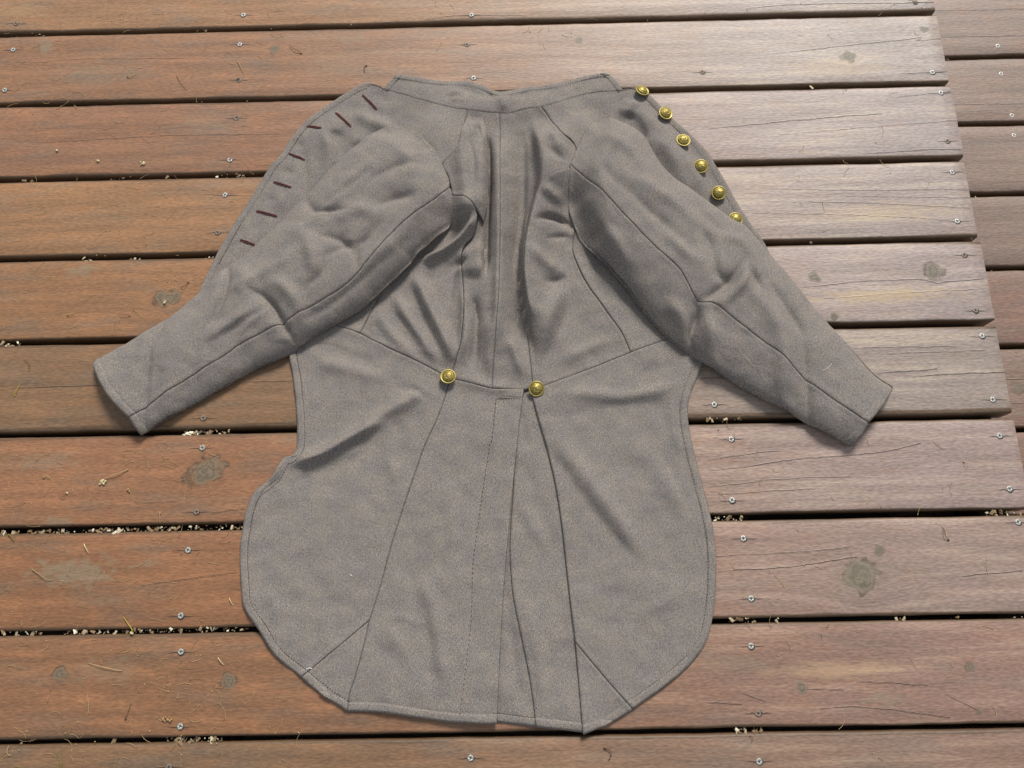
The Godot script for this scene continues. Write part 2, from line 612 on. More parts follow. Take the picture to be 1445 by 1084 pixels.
	var im := Image.create_from_data(TW, TH, false, Image.FORMAT_RGB8, px)
	im.generate_mipmaps()
	var nm := Image.create_from_data(TW, TH, false, Image.FORMAT_L8, hgt)
	nm.convert(Image.FORMAT_RGBA8)
	nm.bump_map_to_normal_map(2.2)
	var mat := StandardMaterial3D.new()
	mat.albedo_texture = ImageTexture.create_from_image(im)
	mat.normal_enabled = true
	mat.normal_texture = ImageTexture.create_from_image(nm)
	mat.normal_scale = 0.45
	mat.roughness = 0.56
	mat.metallic_specular = 0.5
	return mat

func board(parent: Node3D, x0: float, x1: float, z: float, width: float, y: float, m: Material, sd: int) -> MeshInstance3D:
	# eased top arrises, slightly wandering edges and a faint cup; origin at the top of its far edge
	var n := FastNoiseLite.new()
	n.seed = sd
	n.frequency = 1.0
	var r := 0.0045
	var prof := [Vector2(0, -BOARD_T), Vector2(0, -r)]
	for k in range(1, 4): prof.append(Vector2(r - r * cos(PI / 6 * k), -r + r * sin(PI / 6 * k)))
	for k in range(1, 6): prof.append(Vector2(lerpf(r, width - r, k / 6.0), 0))
	for k in range(0, 4): prof.append(Vector2(width - r + r * sin(PI / 6 * k), -r + r * cos(PI / 6 * k)))
	prof.append(Vector2(width, -BOARD_T))
	var st := begun()
	var cols := maxi(2, int((x1 - x0) / 0.02))
	var np := prof.size()
	for i in cols + 1:
		var x := lerpf(x0, x1, float(i) / cols)
		var girth := 0.0
		for k in np:
			if k: girth += prof[k].distance_to(prof[k - 1])
			var p: Vector2 = prof[k]
			var mid := clampf((p.x - width / 2) / (width / 2), -1, 1)
			var wander := n.get_noise_2d(x * 7.0, 3.0 + signf(mid) * 9.0) * 0.0011 + n.get_noise_2d(x * 60.0, 5.0 + signf(mid) * 9.0) * 0.0004
			var dy := 0.0
			if absf(mid) > 0.9: dy = -absf(n.get_noise_2d(x * 25.0, 40.0 + signf(mid) * 7.0)) * 0.0016
			var xe := x
			if i == cols: xe += n.get_noise_2d(p.x * 300.0, 77.0) * 0.0012
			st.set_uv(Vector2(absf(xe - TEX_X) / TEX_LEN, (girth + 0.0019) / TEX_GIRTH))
			st.add_vertex(Vector3(xe - x0, y + p.y + dy + 0.0008 * (1.0 - mid * mid) * n.get_noise_1d(x * 2.0), p.x + wander * (1.0 if absf(mid) > 0.3 else 0.0)))
	for i in cols:
		for k in np - 1:
			var a := i * np + k
			for q in [a, a + 1, a + np, a + 1, a + np + 1, a + np]: st.add_index(q)
	# sawn ends
	for e in [0, cols]:
		for k in range(1, np - 1):
			for q in [e * np, e * np + k, e * np + k + 1]: st.add_index(q)
	st.generate_normals()
	st.generate_tangents()
	var o := MeshInstance3D.new()
	o.name = "deck_board"
	o.mesh = st.commit()
	o.material_override = m
	parent.add_child(o, true)
	o.position = Vector3(x0, 0, z)
	return o

func screw(b: MeshInstance3D, at: Vector2, y: float, sd: int) -> void:
	var o := MeshInstance3D.new()
	o.name = "screw"
	o.mesh = screw_mesh
	o.material_override = M.zinc
	b.add_child(o, true)
	var r := RandomNumberGenerator.new()
	r.seed = sd
	if r.randf() < 0.35: o.material_override = M.zinc_dull
	o.position = Vector3(at.x, y + r.randf_range(0.0, 0.0004), at.y) - b.position
	o.basis = Basis(Vector3.RIGHT.rotated(Vector3.UP, r.randf() * TAU), r.randf() * 0.08) * Basis(Vector3.UP, r.randf() * TAU)

func box(called: String, parent: Node3D, lo: Vector3, hi: Vector3, m: Material) -> MeshInstance3D:
	var b := BoxMesh.new()
	b.size = hi - lo
	var o := MeshInstance3D.new()
	o.name = called
	o.mesh = b
	o.material_override = m
	o.position = (lo + hi) / 2
	parent.add_child(o, true)
	return o

func plain(c: Color, rough: float, metal := 0.0) -> StandardMaterial3D:
	var m := StandardMaterial3D.new()
	m.albedo_color = c
	m.roughness = rough
	m.metallic = metal
	return m

# ---------------------------------------------------------------- wool
func wool() -> StandardMaterial3D:
	var n := 1024
	var layers := []
	for s in [[21, 0.42, 1024, 1024], [22, 0.33, 256, 1024], [23, 0.33, 1024, 256], [24, 0.26, 1024, 1024], [25, 0.02, 512, 512]]:
		var f := FastNoiseLite.new()
		f.seed = s[0]
		f.frequency = s[1]
		f.noise_type = FastNoiseLite.TYPE_SIMPLEX
		f.fractal_octaves = 2
		var im := f.get_seamless_image(s[2], s[3], false, false, 0.12, true) if s[0] == 25 else f.get_image(s[2], s[3], false, false, true)
		im.convert(Image.FORMAT_L8)
		im.resize(n, n, Image.INTERPOLATE_BILINEAR)
		layers.append(im.get_data())
	var px := PackedByteArray()
	px.resize(n * n * 3)
	var hg := PackedByteArray()
	hg.resize(n * n)
	var l0: PackedByteArray = layers[0]; var l1: PackedByteArray = layers[1]; var l2: PackedByteArray = layers[2]
	var l3: PackedByteArray = layers[3]; var l4: PackedByteArray = layers[4]
	for k in n * n:
		var a := l0[k] / 255.0 - 0.5
		var b := (l1[k] + l2[k]) / 510.0 - 0.5
		var c := l3[k] / 255.0 - 0.5
		var d := l4[k] / 255.0 - 0.5
		var v := 1.0 + 0.85 * a + 0.75 * b + 0.42 * c + 0.05 * d
		var w := 0.04 * a - 0.05 * c + 0.012 * d       # warm and cool fibres
		px[k * 3] = clampi(int((0.484 + w) * v * 255), 0, 255)
		px[k * 3 + 1] = clampi(int((0.459 + w * 0.4) * v * 255), 0, 255)
		px[k * 3 + 2] = clampi(int((0.438 - w) * v * 255), 0, 255)
		hg[k] = clampi(int(128 + 90 * a + 130 * b + 50 * c), 0, 255)
	var im := Image.create_from_data(n, n, false, Image.FORMAT_RGB8, px)
	im.generate_mipmaps()
	var nm := Image.create_from_data(n, n, false, Image.FORMAT_L8, hg)
	nm.convert(Image.FORMAT_RGBA8)
	nm.bump_map_to_normal_map(1.4)
	var m := StandardMaterial3D.new()
	m.albedo_texture = ImageTexture.create_from_image(im)
	m.normal_enabled = true
	m.normal_texture = ImageTexture.create_from_image(nm)
	m.normal_scale = 0.7
	m.roughness = 0.95
	m.metallic_specular = 0.2
	return m

func materials() -> void:
	M.wool = wool()
	M.thread = plain(Color(0.28, 0.21, 0.19), 0.8)
	M.hole_thread = plain(Color(0.34, 0.14, 0.12), 0.75)
	M.slit = plain(Color(0.05, 0.03, 0.03), 0.9)
	var n := FastNoiseLite.new()
	n.seed = 5
	n.frequency = 0.035
	n.fractal_octaves = 4
	var ramp := Gradient.new()
	ramp.set_color(0, Color(0.34, 0.27, 0.10))
	ramp.set_color(1, Color(0.69, 0.64, 0.39))
	ramp.add_point(0.45, Color(0.57, 0.51, 0.27))
	var nt := NoiseTexture2D.new()
	nt.noise = n; nt.width = 256; nt.height = 256; nt.color_ramp = ramp
	var br := plain(Color(1, 1, 1), 0.48, 0.75)
	br.albedo_texture = nt
	M.brass = br
	M.brass_rim = plain(Color(0.60, 0.55, 0.33), 0.45, 0.8)
	M.zinc = plain(Color(0.66, 0.66, 0.64), 0.5, 0.5)
	M.zinc_dull = plain(Color(0.50, 0.45, 0.40), 0.6, 0.4)
	M.joist = plain(Color(0.22, 0.18, 0.14), 0.9)
	M.soil = plain(Color(0.16, 0.13, 0.10), 1.0)
	M.petal = plain(Color(0.80, 0.74, 0.56), 0.8)
	M.husk = plain(Color(0.62, 0.50, 0.34), 0.8)
	M.twig = plain(Color(0.33, 0.24, 0.15), 0.85)
	M.straw = plain(Color(0.70, 0.60, 0.42), 0.8)
	M.yellow = plain(Color(0.66, 0.60, 0.20), 0.7)
	M.lint = plain(Color(0.85, 0.85, 0.83), 0.9)
	M.chaff = plain(Color(1, 1, 1), 0.9)
	M.chaff.vertex_color_use_as_albedo = true
	M.green = plain(Color(0.42, 0.44, 0.14), 0.7)

func deck_y(p: Vector2) -> float:
	return LOWER if p.x > EDGE_X else 0.0

func tag(o: Node, label: String, category: String, group := "", kind := "") -> void:
	if label: o.set_meta("label", label)
	if category: o.set_meta("category", category)
	if group: o.set_meta("group", group)
	if kind: o.set_meta("kind", kind)

func lump(st: SurfaceTool, at: Vector3, r: Vector3, sd: int) -> void:
	# a small uneven seed-like body
	var rr := RandomNumberGenerator.new()
	rr.seed = sd
	var spin := Basis(Vector3.UP, rr.randf() * TAU)
	var rows := []
	for i in 5:
		var lat := PI * i / 4.0
		var row := []
		for k in 7:
			var a := TAU * k / 7.0
			row.append(at + spin * (Vector3(sin(lat) * cos(a), cos(lat), sin(lat) * sin(a)) * r * rr.randf_range(0.8, 1.15)) if i % 4 else at + spin * (Vector3(0, cos(lat), 0) * r))
		rows.append(row)
	for i in 4:
		for k in 7:
			var l := (k + 1) % 7
			for v in [rows[i][k], rows[i][l], rows[i + 1][k], rows[i][l], rows[i + 1][l], rows[i + 1][k]]: st.add_vertex(v)

# a dropped stalk: pts on the deck, bud radius in mm at its first end
func stalk(label: String, pts: PackedVector2Array, bud: float, stem: String, head: String, thick := 0.55, ground := -1.0) -> void:
	var o := Node3D.new()
	o.name = numbered("flower_stalk" if bud > 0 else "dry_stem")
	var at := pts[0]
	var y0: float = deck_y(at) if ground < 0 else ground
	add_child(o)
	o.position = Vector3(at.x, y0, at.y)
	tag(o, label, "flower stalk" if bud > 0 else "stem", "fallen bits of blossom and stems on the boards")
	var c := smooth(pts, 4)
	var p3 := PackedVector3Array()
	var rad := PackedFloat32Array()
	for i in c.size():
		var f := float(i) / (c.size() - 1)
		p3.append(Vector3(c[i].x - at.x, 0.0009 + bud * 0.0005 * (1.0 - f) + 0.0022 * sin(f * PI), c[i].y - at.y))
		rad.append(thick * 0.001 * lerpf(1.0, 0.55, f))
	var st := begun()
	tube(st, p3, rad, 5)
	commit(st, "stem", M[stem], o)
	if bud > 0:
		st = begun()
		lump(st, Vector3(0, bud * 0.0009, 0), Vector3(bud * 1.25, bud * 0.9, bud) * 0.001, int(absf(at.x) * 9000))
		lump(st, Vector3(bud * 0.0007, bud * 0.0008, bud * 0.0006), Vector3(bud * 0.8, bud * 0.7, bud * 0.7) * 0.001, int(absf(at.y) * 9000))
		commit(st, "bud", M[head], o)

func scrap(label: String, at: Vector2, size: float, n: int, m: String) -> void:
	var r := RandomNumberGenerator.new()
	r.seed = int(absf(at.x * 7000 + at.y * 3000))
	var st := begun()
	for i in n:
		var p := Vector2.from_angle(r.randf() * TAU) * size * 0.001 * sqrt(r.randf())
		lump(st, Vector3(p.x * 1.3, 0.0012 + r.randf() * 0.0012, p.y * 0.8), Vector3(r.randf_range(1.2, 2.2), r.randf_range(0.5, 1.2), r.randf_range(1.0, 1.8)) * 0.001, 50 + i * 7)
	var o := commit(st, numbered("flower_scrap"), M[m], self)
	o.position = Vector3(at.x, deck_y(at), at.y)
	tag(o, label, "flower scrap", "fallen bits of blossom and stems on the boards")

func flakes(called: String, label: String, runs: Array, m: Material, big: float) -> void:
	# loose chaff caught between the boards
	var r := RandomNumberGenerator.new()
	r.seed = 31
	var st := SurfaceTool.new()
	st.begin(Mesh.PRIMITIVE_TRIANGLES)
	for run in runs:
		var a: Vector2 = run[0][0]
		var b: Vector2 = run[0][1]
		for i in int(run[1] * 0.48):
			var q := a.lerp(b, r.randf())
			var at := Vector3(q.x, deck_y(q) - r.randf_range(0.0005, 0.010), q.y + r.randf_range(-0.0035, 0.0035))
			var bs := Basis(Vector3.UP, r.randf() * TAU) * Basis(Vector3.RIGHT, r.randf_range(-0.9, 0.9))
			var s := (0.0006 + 0.0030 * pow(r.randf(), 2.0)) * big
			var l := s * r.randf_range(1.0, 2.2)
			var tone := r.randf()
			var c: Color = Color(0.55, 0.45, 0.30).lerp(Color(0.20, 0.13, 0.07), clampf(tone * 2.6 - 0.35, 0, 1))
			if tone < 0.13: c = Color(0.72, 0.66, 0.50)
			var w := [Vector3(-l, 0, -s), Vector3(l, s * 0.3, -s * 0.7), Vector3(l * 0.8, 0, s), Vector3(-l * 0.9, s * 0.4, s * 0.8), Vector3(0, s * 0.9, 0)]
			for f in [[0, 1, 4], [1, 2, 4], [2, 3, 4], [3, 0, 4]]:
				for v in f:
					st.set_color(c)
					st.add_vertex(at + bs * w[v])
	st.generate_normals()
	var o := MeshInstance3D.new()
	o.name = called
	o.mesh = st.commit()
	o.material_override = m
	add_child(o)
	tag(o, label, "plant litter", "", "stuff")

func fibres(areas: Array) -> void:
	var r := RandomNumberGenerator.new()
	r.seed = 77
	var st := begun()
	for area in areas:
		for i in area[2]:
			var p := Vector2(r.randf_range(area[0].x, area[1].x), r.randf_range(area[0].y, area[1].y))
			var d := Vector2.from_angle(r.randf() * TAU)
			var bow := r.randf_range(-0.5, 0.5)
			var l := r.randf_range(0.003, 0.013)
			var pts := PackedVector3Array()
			var rad := PackedFloat32Array()
			for k in 5:
				var f := k / 4.0 - 0.5
				var q: Vector2 = p + d.rotated(bow * f * 2.0) * l * f * 2.0
				pts.append(Vector3(q.x, deck_y(q) + 0.0006 + 0.0006 * absf(f), q.y))
				rad.append(0.00022 * r.randf_range(0.8, 1.5))
			tube(st, pts, rad, 3)
			if r.randf() < 0.5:
				var s := r.randf_range(0.0004, 0.0009)
				var q := p + Vector2(r.randf_range(-0.02, 0.02), r.randf_range(-0.02, 0.02))
				lump(st, Vector3(q.x, deck_y(q) + s * 0.6, q.y), Vector3(s * 1.5, s, s), i)
	var o := commit(st, "fine_litter", M.straw, self)
	tag(o, "fine dry fibres and crumbs scattered over the brown boards", "plant litter", "", "stuff")

func build_litter() -> void:
	stalk("straw yellow forked blossom stalk on the third board, left of two thin needles", mm([-677.9, -911.2, -670.5, -912.4, -663.4, -916.6]), 1.1, "straw", "husk")
	stalk("thin dark needle with a pale tip, slanting on the second board", mm([-591.5, -913.2, -581.4, -898.5, -569.9, -882.3]), 0, "husk", "husk")
	stalk("short straw stalk with yellow head between two screws of the second board", mm([-484.3, -936.7, -477.1, -924.7, -471, -910]), 1.2, "straw", "yellow", 0.5)
	stalk("bent dark stalk with pale bud on the board above the buttonholes", mm([-373.3, -952.8, -386.3, -960.5, -395.8, -971.2]), 1.4, "twig", "husk")
	stalk("yellow stalk with round bud by the frame edge beside the grey cuff", mm([-790.1, -333.1, -786.8, -341.1, -782.9, -352.6]), 1.3, "yellow", "yellow")
	stalk("small hooked brown stalk with bud, above the yellow stalk near the cuff", mm([-773.6, -373.4, -772.5, -381.6, -778.1, -388.7, -785.3, -391.3]), 1.0, "twig", "husk", 0.4)
	stalk("dark twig with bud between the grey knot and the long sleeve", mm([-533.8, -519, -536.6, -511.6, -545.5, -508.1]), 1.2, "twig", "husk")
	stalk("brown stalk lying level with a bud, below the oval knot by the sleeve", mm([-623.8, -463.2, -632.8, -462.2, -643.5, -464.8]), 1.2, "twig", "husk", 0.45)
	stalk("twin yellow buds on one short stalk, middle of the fourth board", mm([-725, -465.4, -719.4, -466.5, -714, -468.8]), 1.3, "straw", "yellow")
	stalk("pale twig with bud pointing at the large cream flower scrap", mm([-598.8, -211.7, -609, -206.4, -621.6, -202.3, -629.8, -198.2]), 1.3, "straw", "husk", 0.7)
	stalk("curled stalk with two tan buds on a grey smudge", mm([-725.7, -202.2, -719.5, -204.2, -712.2, -198.6]), 1.5, "straw", "husk", 0.5)
	stalk("thin curved stalk with cream bud below the curled two bud stalk", mm([-686.6, -177.7, -691.2, -171.3, -699.2, -174.7]), 1.4, "twig", "petal", 0.4)
	stalk("two seed heads on a forked stalk under the oval knot board edge", mm([-542.1, -145.1, -540.2, -137.6, -540.5, -130.3]), 1.6, "straw", "husk", 0.5)
	stalk("white petal strip just above the large grey stain", mm([-650.9, -101, -647.1, -95.7, -643, -88.4]), 0, "petal", "petal", 0.9)
	stalk("reddish yellow stalk lying across the large grey stain", mm([-723.2, -65.2, -709.5, -57.8, -700.2, -51.5, -689.4, -49.3]), 1.1, "husk", "yellow", 0.6)
	stalk("bright yellow green stalk with white bud reaching into the board gap", mm([-565.7, 26.5, -564.1, 22.6, -571.3, 13.7, -580.7, 3.6]), 2.1, "yellow", "petal", 0.8)
	stalk("yellow green leaf stalk at the very bottom edge of the boards", mm([-643.2, 206.3, -644.6, 196.3, -649.3, 183.6]), 0, "green", "green", 0.9)
	stalk("long pale needle beside the round knot on the lowest full board", mm([-573.1, 78.6, -597.1, 73.4, -623.3, 67.2]), 0, "straw", "straw", 0.55)
	stalk("upright pale thread of grass on the lowest full board", mm([-613.7, 135.4, -615.6, 120.5, -619.3, 107.3]), 0, "straw", "straw", 0.4)
	stalk("dark winged seed with a thin tail on the lowest full board", mm([-561.7, 142.7, -557.8, 133.5, -556, 122.3]), 1.0, "twig", "twig", 0.5)
	stalk("short curved pale strip near the rounded coat skirt", mm([-437.3, 62.6, -432.9, 67.5, -428.4, 72.3]), 0, "petal", "petal", 0.7)
	stalk("pale short strip beside the left hem of the coat", mm([-427.5, -19.6, -425.1, -15.5, -421.5, -9.5]), 0, "petal", "petal", 0.7)
	stalk("straw stalk with bud below the bottom gap in the corner", mm([-719.2, 187.1, -721.1, 181.6, -721.2, 174.3]), 1.1, "straw", "husk")
	stalk("tiny forked tan stalk on the pinkish board past the cuff", mm([670.2, -199, 671.6, -194.7, 674.9, -189.2]), 1.0, "husk", "husk", 0.5)
	stalk("dark curved seed stalk on the board with the big grey knot", mm([627.9, -83.9, 623.6, -89.1, 622.3, -100.5]), 1.3, "twig", "twig", 0.5)
	stalk("dark forked twig lying on the bottom board beneath the coat tails", mm([109.3, 190.5, 117, 193.4, 117.6, 200.6, 113.4, 205.9]), 1.5, "twig", "twig", 0.7)
	stalk("dark curled stem by a screw of the bottom board", mm([311.2, 177.3, 314.7, 181, 312.2, 186.4]), 0, "twig", "twig", 0.5)
	stalk("brown curled husk on the board just above the collar", mm([-256.4, -923.2, -260, -917.4, -258.5, -908.7]), 1.1, "twig", "twig", 0.7)
	stalk("green yellow stalk poking out of the litter filled gap", mm([-767, -117.7, -761.2, -114.4, -755.8, -107]), 0, "green", "green", 0.9)
	scrap("cream flower scrap, largest, on the board beside the cuff", Vector2(-0.6345, -0.1928), 4.5, 12, "petal")
	scrap("cream flower crumbs on the board facing the buttonholes", Vector2(-0.6329, -0.7385), 4.2, 11, "petal")
	scrap("small pale flower scrap near the cream crumbs facing the buttonholes", Vector2(-0.7078, -0.7458), 2.6, 6, "petal")
	scrap("single white bud near the frame edge on the third board", Vector2(-0.7824, -0.7668), 1.2, 3, "petal")
	scrap("pale broken husk right of the large cream scrap", Vector2(-0.5931, -0.1802), 2.8, 6, "husk")
	scrap("tan dried leaf scrap by the last screw of the lowest full board", Vector2(-0.5026, 0.1437), 5.0, 14, "husk")
	scrap("pale crumbs over the oval knot beside the sleeve", Vector2(-0.5697, -0.4840), 2.4, 6, "petal")
	scrap("tan clump of chaff at the sawn end of a deck board", Vector2(0.7589, -0.6066), 4.5, 11, "husk")
	for l in [[mm([462.9, -338, 472.1, -342.3, 480.6, -350.1]), "white lint thread on the sleeve above its cuff end"], [mm([283.5, -517.7, 289.5, -522.5, 297.1, -518.6]), "curved pale hair on the sleeve above its elbow crease"], [mm([-308.7, 80.6, -304.8, 78.7, -300.7, 79.7]), "white snipped thread at the skirt corner seam"], [mm([-251.2, -49.5, -248, -47.4]), "white lint speck on the broad part of the coat skirt"]]:
		var st := begun()
		var pts := PackedVector3Array()
		var rad := PackedFloat32Array()
		var on_sleeve: bool = l[0][0].x > 0.2
		for q in smooth(l[0], 5):
			pts.append(Vector3(q.x, (sleeve_h(q, "r") if on_sleeve else body_h(q)) + 0.0008, q.y))
			rad.append(0.00028 if on_sleeve else 0.0006)
		tube(st, pts, rad, 4)
		tag(commit(st, numbered("lint_thread"), M.lint, self), l[1], "lint", "lint on the coat")
	flakes("gap_litter", "dry chaff and petals caught in the gaps between boards", [
		[mm([-908.3, -1008.8, -890.3, -1008.3]), 10], [mm([-859.5, -1008.2, -841.5, -1008.4]), 12], [mm([-568.9, -1009.9, -543.3, -1010.7]), 16], [mm([-307.2, -1014.7, -281.6, -1014]), 8], [mm([-480.5, -856.3, -461.9, -857.2]), 8],
		[mm([-838.7, -714.2, -820.5, -714.4]), 10], [mm([-687.2, -713.2, -650.9, -713.6]), 16], [mm([-505.9, -714.1, -454, -714.2]), 34], [mm([-590.5, -713.5, -582, -713.3]), 6],
		[mm([-718.7, -563.5, -701.1, -563.7]), 12], [mm([-636.5, -563.5, -618.9, -563.7]), 14], [mm([-511, -563.7, -485.3, -563.8]), 16],
		[mm([-828.7, -418.1, -792.3, -418.5]), 30], [mm([-520.6, -267.1, -447, -269]), 90],
		[mm([-782, -119.2, -653.9, -120]), 110], [mm([-653.9, -120, -417.5, -122.5]), 230], [mm([-759.3, 25.3, -697.3, 25.4]), 40], [mm([-664.4, 24.5, -630.3, 24.5]), 40], [mm([-630.3, 24.5, -398.4, 23.5]), 160],
		[mm([-507, 172.5, -425.4, 172.9]), 120], [mm([-718.1, 173.9, -706.1, 174.1]), 8], [mm([-586.6, 173.2, -574.6, 173.3]), 8],
		[mm([283.8, -272.8, 341.6, -272.8]), 50], [mm([283.1, -121.6, 334.8, -121.7]), 50], [mm([695.6, -122.3, 746, -122.5]), 50],
		[mm([298.3, 25, 334.9, 25.2]), 30], [mm([361.4, 25.1, 369.6, 24.8]), 10], [mm([537.4, 25.7, 547.6, 25.3]), 10], [mm([618.6, 25.6, 629.9, 25.3]), 10], [mm([704.9, 25.6, 718.1, 25.3]), 10],
		[mm([290.9, 171.5, 309.6, 171.3]), 36], [mm([312.6, 171.4, 332.3, 171.2]), 14], [mm([519.6, -858.4, 531.9, -858.1]), 5], [mm([549.8, -1007.3, 558.6, -1007.1]), 4], [mm([644.3, -1006.2, 682.1, -1005.9]), 8],
		[mm([321.6, -842.3, 330.2, -842.1]), 3], [mm([479.4, -566.8, 488.7, -567.2]), 4], [mm([740.3, -570.2, 751.8, -569.9]), 5],
		[mm([827, -403.5, 864.6, -403.9]), 50], [mm([832.2, -700, 842.4, -699.8]), 8], [mm([834.3, -546.1, 842.4, -556.7]), 8], [mm([831.8, -995.1, 840.1, -996.5]), 6]], M.chaff, 0.8)
	fibres([[Vector2(-0.9230, -1.0739), Vector2(-0.3959, -0.4281), 150], [Vector2(-0.7953, -0.2518), Vector2(-0.4185, 0.0162), 110], [Vector2(-0.7508, 0.0351), Vector2(-0.3155, 0.2058), 90], [Vector2(0.3019, -0.2634), Vector2(0.6782, 0.2117), 40], [Vector2(-0.2055, -1.0535), Vector2(0.7217, -0.9449), 25], [Vector2(0.4626, -0.8507), Vector2(0.6972, -0.5634), 14]])


func _ready() -> void:
	rng.seed = 7
	# ---- camera, sky, light
	var cam := Camera3D.new()
	cam.name = "camera"
	cam.transform = Transform3D(Vector3(0.99977, -0.01287, 0.01718), Vector3(0.02001, 0.26899, -0.96293), Vector3(0.00777, 0.96306, 0.26919), Vector3(0, 1.1999, 0))
	cam.fov = 51.439
	cam.near = 0.05
	cam.far = 400.0
	add_child(cam)
	var we := WorldEnvironment.new()
	we.name = "environment"
	var env := Environment.new()
	env.background_mode = Environment.BG_SKY
	var sm := ProceduralSkyMaterial.new()
	sm.sky_top_color = Color(0.84, 0.87, 0.91)
	sm.sky_horizon_color = Color(0.84, 0.86, 0.88)
	sm.ground_horizon_color = Color(0.45, 0.45, 0.42)
	sm.ground_bottom_color = Color(0.25, 0.24, 0.22)
	sm.sky_curve = 0.2
	sm.sun_angle_max = 1.0
	var sky := Sky.new()
	sky.sky_material = sm
	env.sky = sky
	env.tonemap_mode = Environment.TONE_MAPPER_LINEAR
	env.background_energy_multiplier = 0.21
	env.tonemap_exposure = 2.9
	env.sdfgi_enabled = true
	env.ssao_enabled = true
	env.ssil_enabled = true
	we.environment = env
	add_child(we)
	var sun := DirectionalLight3D.new()
	sun.name = "daylight"
	sun.light_energy = 0.5
	sun.light_angular_distance = 17.0
	sun.light_color = Color(1.0, 0.98, 0.955)
	sun.shadow_enabled = true
	sun.look_at_from_position(Vector3(0.34, 1.0, -1.15), Vector3.ZERO)
	add_child(sun)
	materials()
	screw_mesh = screw_head()
	wrinkle.seed = 3
	wrinkle.noise_type = FastNoiseLite.TYPE_SIMPLEX
	wrinkle.frequency = 0.022
	wrinkle.fractal_octaves = 3
	build_deck()
	build_coat()
	build_litter()

